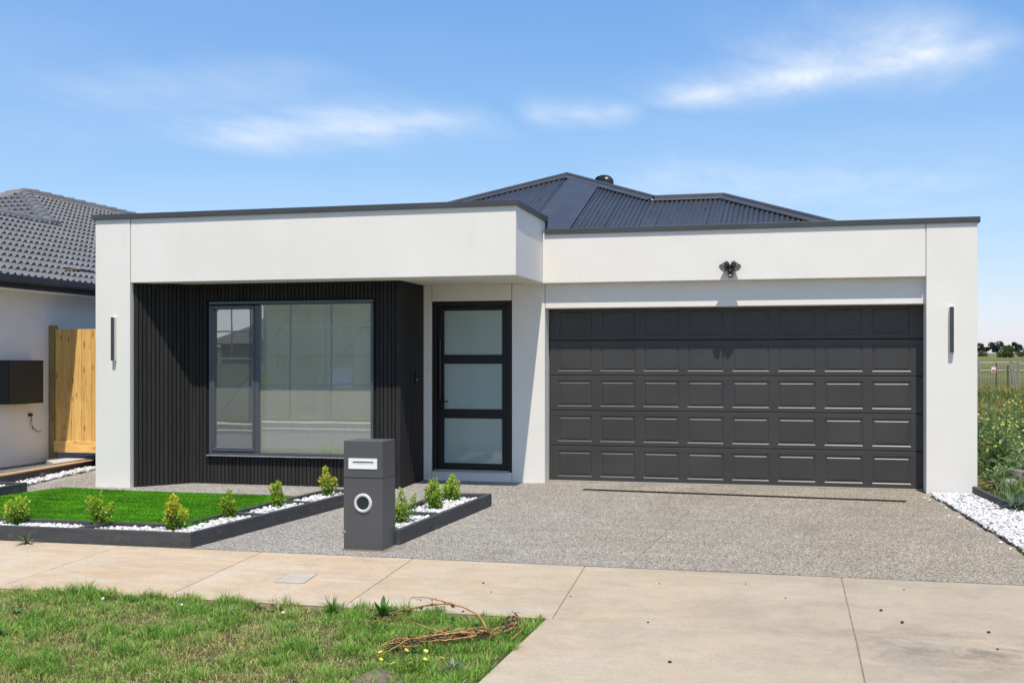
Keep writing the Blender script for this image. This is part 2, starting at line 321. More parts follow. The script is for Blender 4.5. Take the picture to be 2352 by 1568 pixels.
k.l.new(k.b.outputs[0], mx.inputs[1]); k.l.new(t_.outputs[0], mx.inputs[2]); k.l.new(mx.outputs[0], k.n['Material Output'].inputs[0]); M['shade_cloth'] = k.m
vary('galv', (0.27, 0.27, 0.27), (0.38, 0.38, 0.38), 6, 0.45, 0.4, metal=0.4)
vary('galv_dark', (0.07, 0.065, 0.06), (0.11, 0.10, 0.09), 6, 0.6, 0.3)
vary('sign_white', (0.65, 0.66, 0.64), (0.75, 0.76, 0.74), 6, 0.6, 0.2)
vary('sign_red', (0.40, 0.04, 0.03), (0.5, 0.06, 0.05), 6, 0.6, 0.2)
vary('sign_green', (0.35, 0.5, 0.08), (0.4, 0.55, 0.1), 6, 0.6, 0.2)
vary('rock', (0.14, 0.12, 0.11), (0.30, 0.27, 0.25), 5, 0.9, 0.15, bump=0.6, bscale=25, bdist=0.02, rnd=0.3)
vary('rock_pale', (0.36, 0.30, 0.24), (0.48, 0.42, 0.35), 5, 0.9, 0.15, bump=0.6, bscale=25, bdist=0.02)
vary('straw', (0.30, 0.20, 0.09), (0.44, 0.31, 0.15), 20, 0.8, 0.2)
vary('dry_stem', (0.30, 0.155, 0.06), (0.48, 0.28, 0.12), 25, 0.75, 0.2)
vary('dry_leaf', (0.075, 0.045, 0.035), (0.14, 0.09, 0.06), 25, 0.85, 0.1)
vary('bark', (0.09, 0.07, 0.05), (0.16, 0.12, 0.09), 10, 0.9, 0.1)
vary('clod', (0.03, 0.026, 0.022), (0.06, 0.05, 0.04), 30, 0.95, 0.1)
vary('packet_blue', (0.03, 0.09, 0.30), (0.05, 0.13, 0.38), 9, 0.4, 0.4)

# ------------------------------------------------------------------ mesh helpers
class MB:
    def __init__(s): s.v = []; s.f = []
    def add(s, vs, fs):
        o = len(s.v); s.v += [tuple(p) for p in vs]; s.f += [tuple(i + o for i in q) for q in fs]; return s
    def box(s, x0, x1, y0, y1, z0, z1):
        return s.add([(x0, y0, z0), (x1, y0, z0), (x1, y1, z0), (x0, y1, z0), (x0, y0, z1), (x1, y0, z1), (x1, y1, z1), (x0, y1, z1)],
                     [(0, 3, 2, 1), (4, 5, 6, 7), (0, 1, 5, 4), (1, 2, 6, 5), (2, 3, 7, 6), (3, 0, 4, 7)])
    def prism(s, poly, z0, z1):          # poly: list of (x, y) or (x, y, zbase, ztop)
        n = len(poly); b = [(p[0], p[1], p[2] if len(p) > 2 else z0) for p in poly]; t = [(p[0], p[1], p[3] if len(p) > 3 else z1) for p in poly]
        return s.add(b + t, [tuple(range(n - 1, -1, -1)), tuple(range(n, 2 * n))] + [(i, (i + 1) % n, n + (i + 1) % n, n + i) for i in range(n)])
    def beam(s, p0, p1, w, h0, h1):      # plank with plan line p0-p1, thickness w to its left, z range (h0,h1) added to the ends' z
        a = Vector(p0); b = Vector(p1); d = (b - a); n = Vector((-d.y, d.x, 0)).normalized() * w
        q = [a, b, b + n, a + n]
        return s.add([(p.x, p.y, p.z + h0) for p in q] + [(p.x, p.y, p.z + h1) for p in q],
                     [(3, 2, 1, 0), (4, 5, 6, 7), (0, 1, 5, 4), (1, 2, 6, 5), (2, 3, 7, 6), (3, 0, 4, 7)])
    def tube(s, pts, rad, seg=6, cap=True):
        pts = [Vector(p) for p in pts]; n = len(pts); rad = rad if isinstance(rad, (list, tuple)) else [rad] * n
        o = len(s.v); up = Vector((0.13, 0.31, 0.94))
        for i, p in enumerate(pts):
            t = (pts[min(i + 1, n - 1)] - pts[max(i - 1, 0)]).normalized()
            a = t.cross(up);
            if a.length < 1e-4: a = t.cross(Vector((1, 0, 0)))
            a.normalize(); b = t.cross(a)
            for k_ in range(seg):
                an = 2 * math.pi * k_ / seg; s.v.append(tuple(p + (a * math.cos(an) + b * math.sin(an)) * rad[i]))
        for i in range(n - 1):
            for k_ in range(seg):
                s.f.append((o + i * seg + k_, o + i * seg + (k_ + 1) % seg, o + (i + 1) * seg + (k_ + 1) % seg, o + (i + 1) * seg + k_))
        if cap: s.f.append(tuple(o + k_ for k_ in range(seg - 1, -1, -1))); s.f.append(tuple(o + (n - 1) * seg + k_ for k_ in range(seg)))
        return s
    def lathe(s, prof, seg=16, mat=Matrix.Identity(4)):   # prof: (radius, height) along local z
        o = len(s.v); n = len(prof)
        for r, h in prof:
            for k_ in range(seg):
                an = 2 * math.pi * k_ / seg; s.v.append(tuple(mat @ Vector((r * math.cos(an), r * math.sin(an), h))))
        for i in range(n - 1):
            for k_ in range(seg): s.f.append((o + i * seg + k_, o + i * seg + (k_ + 1) % seg, o + (i + 1) * seg + (k_ + 1) % seg, o + (i + 1) * seg + k_))
        s.f.append(tuple(o + k_ for k_ in range(seg - 1, -1, -1))); s.f.append(tuple(o + (n - 1) * seg + k_ for k_ in range(seg)))
        return s
    def mesh(s, name, smooth=False):
        me = bpy.data.meshes.new(name); me.from_pydata(s.v, [], s.f); me.update()
        if smooth: me.polygons.foreach_set('use_smooth', [True] * len(me.polygons))
        return me
def link(name, me, mat=None, parent=None, loc=None, rot=None):
    o = bpy.data.objects.new(name, me); C.objects.link(o)
    if mat and me is not None and not me.materials: me.materials.append(M[mat])
    if parent is not None:
        o.parent = parent
        if parent.type == 'EMPTY' or parent.location.length > 0:
            pass
    if loc is not None: o.location = loc
    if rot is not None: o.rotation_euler = rot
    return o
def part(name, mb, mat, parent, bevel=0.0, smooth=False, seg=2):
    me = mb.mesh(name, smooth); o = link(name, me, mat, parent)
    if bevel:
        b = o.modifiers.new('bevel', 'BEVEL'); b.width = bevel; b.segments = seg; b.limit_method = 'ANGLE'; b.angle_limit = math.radians(40)
    # keep mesh coordinates in world space: undo the parent's translation
    p = parent; off = Vector((0, 0, 0))
    while p is not None: off += Vector(p.location); p = p.parent
    o.location = -off
    return o
def thing(name, label, cat, loc=(0, 0, 0), group=None):
    o = bpy.data.objects.new(name, None); C.objects.link(o); o.location = loc; o.empty_display_size = 0.2
    o['label'] = label; o['category'] = cat
    if group: o['group'] = group
    return o
def tag(o, label, cat, group=None):
    o['label'] = label; o['category'] = cat
    if group: o['group'] = group
    return o
def struct(name, mb, mat, bevel=0.0, smooth=False):
    o = link(name, mb.mesh(name, smooth), mat); o['kind'] = 'structure'
    if bevel:
        b = o.modifiers.new('bevel', 'BEVEL'); b.width = bevel; b.segments = 2; b.limit_method = 'ANGLE'
    return o
def npmesh(name, V, Fc, colr=None, smooth=False):
    """V (n,3), Fc (m,k) constant k, colr (n,3) per-vertex"""
    me = bpy.data.meshes.new(name); n = len(V); m_, k_ = Fc.shape
    me.vertices.add(n); me.vertices.foreach_set('co', np.asarray(V, np.float32).ravel())
    me.loops.add(m_ * k_); me.loops.foreach_set('vertex_index', Fc.astype(np.int32).ravel())
    me.polygons.add(m_); me.polygons.foreach_set('loop_start', np.arange(0, m_ * k_, k_, dtype=np.int32))
    if smooth: me.polygons.foreach_set('use_smooth', np.ones(m_, bool))
    if colr is not None:
        a = me.attributes.new('col', 'FLOAT_COLOR', 'POINT')
        a.data.foreach_set('color', np.concatenate([colr, np.ones((n, 1))], 1).astype(np.float32).ravel())
    me.update(); me.validate(); return me
def gz(y): return 0.0265 * max(min(y, 0.0), -5.72)         # fall of the front yard towards the footpath
def grass_mesh(name, P, h, w, lean, c0, c1, shape=1.0):
    """blades: P (n,3) roots, h heights, w widths; each blade 2 quads -> 4 tris"""
    n = len(P); an = rng.uniform(0, 2 * np.pi, n); la = rng.uniform(0, 2 * np.pi, n); ln = rng.uniform(0.15, 1, n) * lean
    sx = np.cos(an) * w / 2; sy = np.sin(an) * w / 2
    dx = np.cos(la) * ln * h; dy = np.sin(la) * ln * h
    V = np.zeros((n, 5, 3)); z0 = np.zeros(n)
    V[:, 0] = P + np.stack([-sx, -sy, z0], 1); V[:, 1] = P + np.stack([sx, sy, z0], 1)
    mid = P + np.stack([dx * 0.35, dy * 0.35, h * 0.6], 1)
    V[:, 2] = mid + np.stack([sx * .8, sy * .8, z0], 1); V[:, 3] = mid + np.stack([-sx * .8, -sy * .8, z0], 1)
    V[:, 4] = P + np.stack([dx, dy, h * (1 - 0.25 * ln)], 1)
    b = np.arange(n) * 5
    F = np.concatenate([np.stack([b, b + 1, b + 2], 1), np.stack([b, b + 2, b + 3], 1), np.stack([b + 3, b + 2, b + 4], 1)])
    t = rng.uniform(0, 1, (n, 1)); col = c0 * (1 - t) + c1 * t
    return npmesh(name, V.reshape(-1, 3), F, np.repeat(col, 5, 0))
def fbm(x, y, s=1.0):
    return np.array([mnoise.fractal(Vector((a * s, b * s, 3.7)), 1.0, 2.0, 4) for a, b in zip(x, y)])

# ================================================================== SETTING
# ---- terrain reaching the horizon
def axis(near, far, n1, n2):
    a = np.linspace(-near, near, n1); b = near * (far / near) ** np.linspace(0, 1, n2)[1:]
    return np.concatenate([-b[::-1], a, b])
gx = axis(30, 2500, 61, 26); gy = axis(30, 2500, 61, 26)
def terr(x, y):  # ground height
    z = gz(y) - 0.09
    if y < -5.9: z = -0.30
    if y < -10.6: z = -0.52
    if x > 5.75 and y > -5.2: z = -0.02 + 0.16 * min(1, (x - 5.75) / 1.5) + 0.05 * mnoise.noise(Vector((x * 0.6, y * 0.6, 0)))
    if x < -7.0 and y > -5.2: z = 0.06
    if -6.5 < x < 5.75 and y > -0.3: z = -0.12
    far = max(0.0, y - 70)
    z += min(2.3, far * 0.036) + min(14.0, max(0.0, far - 62) * 0.0101)
    return z
V = [(x, y, terr(x, y)) for y in gy for x in gx]; nx = len(gx)
Fq = [(j * nx + i, j * nx + i + 1, (j + 1) * nx + i + 1, (j + 1) * nx + i) for j in range(len(gy) - 1) for i in range(nx - 1)]
struct('ground', MB().add(V, Fq), 'field', smooth=True)

# ---- exposed aggregate driveway and paths
edge_r = [(5.52, -5.70), (5.42, -5.0), (5.37, -4.40), (5.31, -3.60), (5.21, -2.84), (5.10, -1.81), (5.02, -1.1), (4.94, -0.62), (4.93, -0.30), (4.93, 0.30)]
dr = [(-6.45, -5.70)] + edge_r + [(-1.2, 0.30), (-5.9, 0.3), (-6.95, 0.3), (-6.62, -2.2)]
mb = MB(); n = 26; ys = np.linspace(-5.70, 0.3, 40)
def xr(y): return np.interp(y, [p[1] for p in edge_r], [p[0] for p in edge_r]) + 0.015 * math.sin(y * 9) + 0.012 * math.sin(y * 23)
for j, y in enumerate(ys):
    for i in range(3): mb.v.append(((-7.0, -5.95, xr(y))[i], y, gz(y) + (0.075 if i == 0 and y > -3.2 else 0)))
for j in range(len(ys) - 1):
    for i in range(2): mb.f.append((3 * j + i, 3 * j + i + 1, 3 * j + 4 + i, 3 * j + 3 + i))
drive = struct('driveway', mb, 'exposed_aggregate')
# saw cut across the driveway
mb = MB(); mb.beam((1.95, -5.66, gz(-5.66)), (2.25, -0.9, gz(-0.9)), 0.004, 0.0015, 0.0035)
part('saw_cut', mb, 'joint_dirt', drive)

# ---- footpath with its slabs
FP0, FP1 = -5.705, -7.62
def pz(y): return -0.152 - (FP0 - y) * 0.022
mb = MB(); mb.add([(-14, FP1 - .002, pz(FP1) - .007), (14, FP1 - .002, pz(FP1) - .007), (14, FP0 + .002, pz(FP0) - .007), (-14, FP0 + .002, pz(FP0) - .007)], [(0, 1, 2, 3)])
fp = struct('footpath', mb, 'joint_dirt')
def slab(pts, parent, name='slab', mat='concrete_path', th=0.07, bev=0.004):
    mb = MB(); mb.prism([(x, y, pz(y) - th, pz(y)) for x, y in pts], 0, 0)
    return part(name, mb, mat, parent, bev)
jx = [(-7.5, -7.4), (-6.0, -5.9), (-4.55, -4.43), (-3.03, -2.92), (-1.53, -1.39), (-0.02, 0.10), (1.575, 1.70), (3.735, 3.765), (5.6, 5.6), (7.6, 7.6), (9.6, 9.6)]
g_ = 0.004
for a, b in zip(jx[:-1], jx[1:]):
    slab([(a[1] + g_, FP1), (b[1] - g_, FP1), (b[0] - g_, FP0), (a[0] + g_, FP0)], fp)
# crossover apron from the footpath to the kerb
YA, YB = FP1 - 0.012, -11.0
mb = MB(); mb.add([(1.6, YB, pz(YB) - .008), (7.6, YB, pz(YB) - .008), (7.6, YA + .01, pz(YA) - .008), (1.7, YA + .01, pz(YA) - .008)], [(0, 1, 2, 3)])
ap = struct('crossover', mb, 'joint_dirt')
for (x0, x1, x2, x3) in ((1.66, 3.768 - g_, 3.80 - g_, 1.55), (3.768 + g_, 5.6 - g_, 5.8, 3.80 + g_), (5.6 + g_, 7.6, 8.2, 5.8 + g_)):
    slab([(x3, YB), (x2, YB), (x1, YA), (x0, YA)], ap)
# ---- kerb and road behind the photographer
mb = MB(); mb.add([(-60, -19.4, -0.46), (60, -19.4, -0.46), (60, -11.35, -0.46), (-60, -11.35, -0.46)], [(0, 1, 2, 3)]); struct('road', mb, 'asphalt')
mb = MB(); mb.box(-60, 60, -11.35, -11.0, -0.6, -0.345); struct('kerb', mb, 'slab_concrete', 0.04)
mb = MB(); mb.box(-60, 60, -19.75, -19.4, -0.6, -0.345); struct('far_kerb', mb, 'slab_concrete', 0.04)
mb = MB(); mb.box(-60, 60, -23.4, -21.9, -0.6, -0.30); struct('far_footpath', mb, 'slab_concrete')

# ---- nature strip
mb = MB(); xs = np.linspace(-14, 1.70, 120); ysv = np.linspace(-11.0, FP1 + 0.02, 34)
def vz(x, y): return pz(y) - 0.030 + 0.018 * mnoise.noise(Vector((x * 1.6, y * 1.6, 1)))
for y in ysv:
    for x in xs: mb.v.append((min(x, 1.70 + 0.06 * (y + 7.6)), y, vz(x, y)))
mb.f = [(j * 120 + i, j * 120 + i + 1, (j + 1) * 120 + i + 1, (j + 1) * 120 + i) for j in range(33) for i in range(119)]
struct('nature_strip', mb, 'verge_soil', smooth=True)
# far verge across the road
mb = MB(); mb.add([(-60, -40, -0.33), (60, -40, -0.33), (60, -19.75, -0.33), (-60, -19.75, -0.33)], [(0, 1, 2, 3)]); struct('far_verge', mb, 'verge_soil')

# ---- neighbour's side yard
mb = MB(); mb.add([(-9.5, -5.0, 0.10), (-6.78, -5.0, 0.10), (-7.20, -0.1, 0.165), (-6.2, -0.1, 0.10), (-6.2, 12, 0.18), (-9.5, 12, 0.18)], [(0, 1, 2, 3, 4, 5)])
struct('side_yard', mb, 'grey_gravel')

# ================================================================== HOUSE
H = thing('house', 'single-storey white rendered house with dark batten alcove and double garage door', 'house', (0, 0, 0))
YF, YW, YL, YP = -1.85, -1.20, -0.25, -0.37
XL0, XL1 = -5.93, -5.40          # left pillar
ZB, ZT1, ZT2 = 2.72, 3.60, 3.40  # soffit level, top of left block, top of garage parapet
R_ = 'render_white'
part('pillar', MB().box(XL0, XL1, YF, YF + 0.55, -0.12, ZT1), R_, H, 0.006)
part('parapet', MB().box(XL1 + 0.010, -0.02, YF + 0.004, YF + 0.26, ZB, ZT1), R_, H, 0.006)
part('parapet', MB().box(-0.29, -0.022, YF + 0.262, YP + 0.20, ZB + 0.001, ZT1 - 0.001), R_, H, 0.005)
part('parapet', MB().box(-0.018, 4.910, YP, YP + 0.115, ZB, ZT2), R_, H, 0.006)
part('pillar', MB().box(4.92, 5.52, YP - 0.002, 0.35, -0.15, ZT2), R_, H, 0.006)
part('joint_backing', MB().box(XL1 - 0.02, XL1 + 0.03, YF + 0.03, YF + 0.2, 2.73, ZT1 - .01), 'seal_light', H)
part('joint_backing', MB().box(4.90, 4.93, YP + 0.02, YP + 0.1, 2.73, ZT2 - .01), 'seal_light', H)
part('soffit', MB().add([(XL1 + .002, YF + .255, ZB + .012), (-0.02, YF + .255, ZB + .012), (-0.02, YL + 0.05, ZB + .012), (XL1 + .002, YL + 0.05, ZB + .012),
      (XL1 + .002, YF + .255, ZB + .06), (-0.02, YF + .255, ZB + .06), (-0.02, YL + 0.05, ZB + .06), (XL1 + .002, YL + 0.05, ZB + .06)],
      [(0, 3, 2, 1), (4, 5, 6, 7), (0, 1, 5, 4), (1, 2, 6, 5), (2, 3, 7, 6), (3, 0, 4, 7)]), R_, H)
part('lintel', MB().box(-0.006, 4.93, YL, 0.03, 2.385, 3.2), R_, H, 0.005)
part('pier', MB().box(-0.478, -0.012, YL - 0.001, 0.32, -0.1, 2.731), R_, H, 0.006)
part('pier', MB().box(-1.86, -1.645, YL, 0.2, -0.1, 2.731), R_, H, 0.005)
part('door_header', MB().box(-1.637, -0.486, YL - 0.001, 0.15, 2.502, 2.731), R_, H, 0.005)
part('wall', MB().box(XL0 + .01, XL0 + .25, YF + .56, 14.0, -0.15, 2.9), R_, H)
part('wall', MB().box(5.26, 5.50, 0.36, 14.0, -0.15, 2.9), R_, H)
part('wall', MB().box(XL0 + .01, 5.50, 14.0, 14.24, -0.15, 2.9), R_, H)
part('wall', MB().box(-0.27, -0.03, YP + 0.21, 14.0, 2.74, 2.95), R_, H)
# cappings
def capping(x0, x1, y0, y1, z): return part('capping', MB().box(x0, x1, y0, y1, z - 0.018, z + 0.052), 'capping', H, 0.004)
capping(XL0 - 0.03, 0.012, YF - 0.03, YF + 0.30, ZT1)
capping(-0.315, 0.013, YF + 0.302, YP + 0.22, ZT1 - 0.001)
capping(0.016, 5.552, YP - 0.03, YP + 0.16, ZT2)
part('flashing', MB().box(-0.016, 0.012, YP + .17, YP + 0.21, ZT2 - .1, ZT1 - .02), 'capping', H)
part('parapet_back', MB().box(0.02, 5.5, YP + 0.118, YP + 0.15, 2.9, ZT2 - 0.02), 'capping', H)

# batten cladding: each board its own piece
PITCH, BW, BT = 0.0555, 0.044, 0.018
bm_cache = {}
def batten(p, ang, z0, z1):
    key = round(z1 - z0, 3)
    if key not in bm_cache:
        h = z1 - z0; c_ = 0.004
        mb = MB(); mb.prism([(-BW / 2, 0), (-BW / 2, -BT + c_), (-BW / 2 + c_, -BT), (BW / 2 - c_, -BT), (BW / 2, -BT + c_), (BW / 2, 0)], 0, h)
        bm_cache[key] = mb.mesh('batten')
    o = link('batten', bm_cache[key], 'batten', H, (p[0], p[1], z0), (0, 0, ang)); return o
WX0, WX1, WZ0, WZ1 = -4.555, -2.135, 0.37, 2.485
P0 = Vector((XL1 + 0.015, -1.775)); P1 = Vector((-4.83, YW)); dsp = (P1 - P0); lsp = dsp.length; asp = math.atan2(dsp.y, dsp.x)
nb = int(lsp / PITCH)
for i in range(nb):
    q = P0 + dsp * ((i + 0.5) / nb); batten(q, asp, -0.05, 2.73)
x = P1.x + 0.03
while x < -1.79:
    if WX0 - 0.03 < x < WX1 + 0.03:
        batten((x, YW), 0, -0.05, WZ0 - 0.02); batten((x, YW), 0, WZ1 + 0.02, 2.73)
    else: batten((x, YW), 0, -0.05, 2.73)
    x += PITCH
XR = -1.775
y = YW + 0.03
while y < YL - 0.02:
    batten((XR, y), math.pi / 2, -0.05, 2.73); y += PITCH
part('cladding_back', MB().prism([(P0.x, P0.y + .001), (P1.x, P1.y + .001), (P1.x, P1.y + 0.1), (P0.x - .02, P0.y + 0.1)], -0.1, 2.729), 'batten_back', H)
wb = MB(); wb.box(P1.x + .001, WX0 + .02, YW + .001, YW + .1, -0.1, 2.729); wb.box(WX1 - .02, XR - .001, YW + .001, YW + .1, -0.1, 2.729)
wb.box(WX0 + .02, WX1 - .02, YW + .0012, YW + .0995, -0.1, WZ0 + .02); wb.box(WX0 + .02, WX1 - .02, YW + .0012, YW + .0995, WZ1 - .02, 2.729)
part('cladding_back', wb, 'batten_back', H)
part('cladding_back', MB().box(XR - 0.1, XR - 0.0015, YW + .101, YL + .01, -0.1, 2.729), 'batten_back', H)
part('corner_trim', MB().box(XR - 0.02, XR + BT + .002, YW - BT - .002, YW + 0.004, -0.05, 2.73), 'batten', H)

# window: frame, sash, panes, blind, room behind
XM = -3.83
wf = thing('window', '', '', (0, 0, 0)); del wf['label'], wf['category']; wf.parent = H
FY0, FY1 = YW - 0.045, YW + 0.06
def wbar(name, x0, x1, z0, z1, y0=FY0, y1=FY1, mat='alu_dark', bev=0.005): return part(name, MB().box(x0, x1, y0, y1, z0, z1), mat, wf, bev)
wbar('frame_rail', WX0, WX1, WZ1 - 0.04, WZ1); wbar('frame_rail', WX0, WX1, WZ0, WZ0 + 0.04)
wbar('frame_stile', WX0, WX0 + 0.05, WZ0 + 0.046, WZ1 - 0.056); wbar('frame_stile', WX1 - 0.036, WX1, WZ0 + 0.046, WZ1 - 0.056)
wbar('mullion', XM - 0.030, XM + 0.030, WZ0 + 0.046, WZ1 - 0.056)
sx0, sx1, sz0, sz1 = WX0 + 0.051, XM - 0.031, WZ0 + 0.047, WZ1 - 0.057
for a in ((sx0, sx1, sz0, sz0 + 0.06), (sx0, sx1, sz1 - 0.05, sz1)): wbar('sash_rail', *a, FY0 - 0.012, FY1 - .01, bev=0.012)
for a in ((sx0, sx0 + 0.036, sz0 + .061, sz1 - .051), (sx1 - 0.036, sx1, sz0 + .061, sz1 - .051)): wbar('sash_stile', *a, FY0 - 0.012, FY1 - .01, bev=0.012)
wbar('sill', WX0 - 0.03, WX1 + 0.02, WZ0 - 0.016, WZ0 - 0.001, YW - 0.075, YW + .05, 'galv', 0.004)
def pane(x0, x1, z0, z1, yy, tilt=0.0, mat='window_glass'):
    return part('pane', MB().add([(x0, yy - tilt, z0), (x1, yy - tilt, z0), (x1, yy + tilt, z1), (x0, yy + tilt, z1)], [(0, 1, 2, 3)]), mat, wf)
pane(sx0 + .034, sx1 - .034, sz0 + .055, sz1 - .045, YW - 0.012, 0.002); pane(XM + 0.029, WX1 - 0.035, WZ0 + .044, WZ1 - .054, YW + 0.004, 0.0, 'veiled_glass')
part('blind_pelmet', MB().box(XM + 0.04, WX1 - 0.04, YW + 0.07, YW + 0.14, WZ1 - 0.115, WZ1 - 0.02), 'blind', wf)
cu = MB(); nn_ = 120  # white curtain added behind the large pane to brighten it
for i in range(nn_ + 1):
    x = XM - 0.05 + (WX1 + 0.15 - XM) * i / nn_; yy = YW + 0.36 + 0.018 * math.sin(i * 0.9) + 0.01 * math.sin(i * 0.37)
    cu.v += [(x, yy, 0.05), (x, yy, WZ1 + 0.05)]
for i in range(nn_): cu.f.append((2 * i, 2 * i + 2, 2 * i + 3, 2 * i + 1))
part('added_curtain', cu, 'blind', wf, smooth=True)
rm = MB(); X0, X1, Y0, Y1, Z0, Z1 = -4.75, -1.90, YW + 0.101, 2.2, 0.02, 2.68
rm.add([(X0, Y0, Z0), (X1, Y0, Z0), (X1, Y1, Z0), (X0, Y1, Z0)], [(0, 1, 2, 3)]); part('room_floor', rm, 'interior_floor', wf)
rm = MB(); rm.add([(X0, Y0, Z0), (X1, Y0, Z0), (X1, Y1, Z0), (X0, Y1, Z0), (X0, Y0, Z1), (X1, Y0, Z1), (X1, Y1, Z1), (X0, Y1, Z1)],
      [(4, 5, 6, 7), (1, 2, 6, 5), (2, 3, 7, 6), (3, 0, 4, 7)]); part('room_wall', rm, 'interior_white', wf)

# front door
dd = thing('front_door', '', ''); del dd['label'], dd['category']; dd.parent = H
def dbar(name, x0, x1, z0, z1, y0, y1, mat='door_black', bev=0.004): return part(name, MB().box(x0, x1, y0, y1, z0, z1), mat, dd, bev)
dbar('door_jamb', -1.632, -1.572, 0.135, 2.495, YL + 0.012, YL + 0.16); dbar('door_jamb', -0.548, -0.490, 0.135, 2.495, YL + 0.012, YL + 0.16)
dbar('door_head', -1.571, -0.549, 2.43, 2.4945, YL + 0.0122, YL + 0.16)
DY0, DY1 = YL + 0.05, YL + 0.095
dbar('stile', -1.566, -1.475, 0.150, 2.425, DY0, DY1); dbar('stile', -0.632, -0.553, 0.150, 2.425, DY0, DY1)
zs = [(0.150, 0.236), (0.865, 0.992), (1.628, 1.752), (2.372, 2.425)]
for a, b in zs: dbar('rail', -1.474, -0.633, a, b, DY0 + 0.002, DY1)
for (a, b), (c_, d_) in zip(zs[:-1], zs[1:]):
    part('pane', MB().box(-1.474, -0.633, DY0 + 0.018, DY0 + 0.030, b + .001, c_ - .001), 'frosted_glass', dd)
dbar('threshold', -1.60, -0.52, 0.128, 0.149, YL - 0.03, YL + 0.15, 'galv')
part('door_step', MB().box(-1.64, -0.483, YL - 0.004, YL + 0.2, -0.1, 0.126), R_, dd, 0.006)
mb = MB(); mb.tube([(-1.520, DY0 - 0.055, 1.12), (-1.520, DY0 - 0.055, 1.98)], 0.016, 8)
for z in (1.2, 1.9): mb.tube([(-1.520, DY0 - 0.055, z), (-1.520, DY0 + .002, z)], 0.009, 6)
part('pull_bar', mb, 'black_plastic', dd)
mb = MB(); mb.box(-1.545, -1.505, DY0 - 0.012, DY0 - .0005, 0.98, 1.18)
mb.tube([(-1.525, DY0 - .01, 1.1), (-1.525, DY0 - 0.05, 1.1), (-1.515, DY0 - 0.058, 1.1), (-1.40, DY0 - 0.058, 1.1)], 0.010, 7)
part('lever_handle', mb, 'black_plastic', dd)

# garage door: five sections of eight pressed panels
GZ = [0.015, 0.495, 0.980, 1.465, 1.950, 2.435]
def panel_mesh():   # outer lip, recess and raised field, around the origin; front at y = 0
    w, h = 0.243, 0.178
    loops = [(w, h, 0.0), (w - 0.012, h - 0.010, 0.0075), (w - 0.030, h - 0.030, 0.0085), (w - 0.040, h - 0.0385, 0.002), (w - 0.046, h - 0.0425, 0.0015)]
    V = []; F = []
    for (a, b, d) in loops: V += [(-a, d, -b), (a, d, -b), (a, d, b), (-a, d, b)]
    for i in range(len(loops) - 1):
        for k_ in range(4): F.append((4 * i + k_, 4 * i + (k_ + 1) % 4, 4 * i + 4 + (k_ + 1) % 4, 4 * i + 4 + k_))
    e = 4 * (len(loops) - 1); F.append((e, e + 1, e + 2, e + 3))
    return MB().add(V, F).mesh('panel'), w, h
pm, pw, ph = panel_mesh()
PX = [0.355 + i * (4.530 - 0.355) / 7 for i in range(8)]
for s_ in range(5):
    z0, z1 = GZ[s_] + (0.004 if s_ else 0), GZ[s_ + 1] - 0.004; zc = (z0 + z1) / 2 - 0.004
    mb = MB(); xe = [0.006] + sum([[x - pw, x + pw] for x in PX], []) + [4.914]
    # face strips leaving the panel openings, with a rolled top edge that meets the next section
    def quad(x0, x1, a, b): mb.add([(x0, 0, a), (x1, 0, a), (x1, 0, b), (x0, 0, b)], [(0, 1, 2, 3)])
    quad(xe[0], xe[-1], z0 + .006, zc - ph); quad(xe[0], xe[-1], zc + ph, z1 - 0.005)
    for i in range(0, 18, 2): quad(xe[i], xe[i + 1], zc - ph, zc + ph)
    a, b = xe[0], xe[-1]
    mb.add([(a, 0, z1 - .005), (b, 0, z1 - .005), (b, .006, z1), (a, .006, z1), (b, .045, z1), (a, .045, z1), (b, .045, z0), (a, .045, z0), (b, .005, z0), (a, .005, z0), (b, 0, z0 + .006), (a, 0, z0 + .006)],
           [(0, 1, 2, 3), (3, 2, 4, 5), (5, 4, 6, 7), (7, 6, 8, 9), (9, 8, 10, 11)])
    sec = part('door_section', mb, 'garage_paint', H)
    for x in PX: link('panel', pm, 'garage_paint', sec, (x, 0, zc))
part('door_seal', MB().box(0.004, 4.916, -0.004, 0.03, 0.004, 0.0145), 'seal_light', H)
part('garage_interior', MB().box(-0.3, 5.2, 0.06, 0.09, -0.1, 2.5), 'batten_back', H)

# roof: corrugated steel front slope, other slopes, ridge and hip cappings
TAN = math.tan(math.radians(22.5))
def rz(y): return 3.15 + (y - 0.3) * TAN
A = Vector((-0.76, 4.89, rz(4.89))); J = Vector((1.07, 3.09, rz(3.09))); K = Vector((2.18, 3.09, rz(3.09)))
def ytop(x):
    if x < A.x: return A.y + (x - A.x)
    if x < J.x: return A.y + (x - A.x) * (J.y - A.y) / (J.x - A.x)
    if x < K.x: return K.y
    return K.y - (x - K.x)
EY = -0.16
roof = thing('roof', '', ''); del roof['label'], roof['category']; roof.parent = H
ZR = 3.15 - 0.3 * TAN
base = MB()
e = rz(EY)
eL = A.x - (A.y - EY); eR = K.x + (K.y - EY)
B_ = Vector((A.x, 11.0, A.z)); wr = A.y - EY
base.add([(eL, EY, e), (eR, EY, e), tuple(K), tuple(J), tuple(A)], [(0, 1, 2, 3, 4)])
base.add([tuple(A), tuple(B_), (B_.x - wr, B_.y + wr, e), (eL, EY, e)], [(0, 1, 2, 3)])
base.add([tuple(A), (A.x + wr, A.y + 2.2, e), (B_.x + wr, B_.y + wr, e), tuple(B_)], [(0, 1, 2, 3)])
base.add([tuple(A), tuple(J), (J.x + 1.2, J.y + 1.25, J.z - .53), (A.x + wr, A.y + 2.2, e)], [(0, 1, 2, 3)])
base.add([tuple(K), (eR, EY, e), (eR, K.y + (K.y - EY), e)], [(0, 1, 2)])
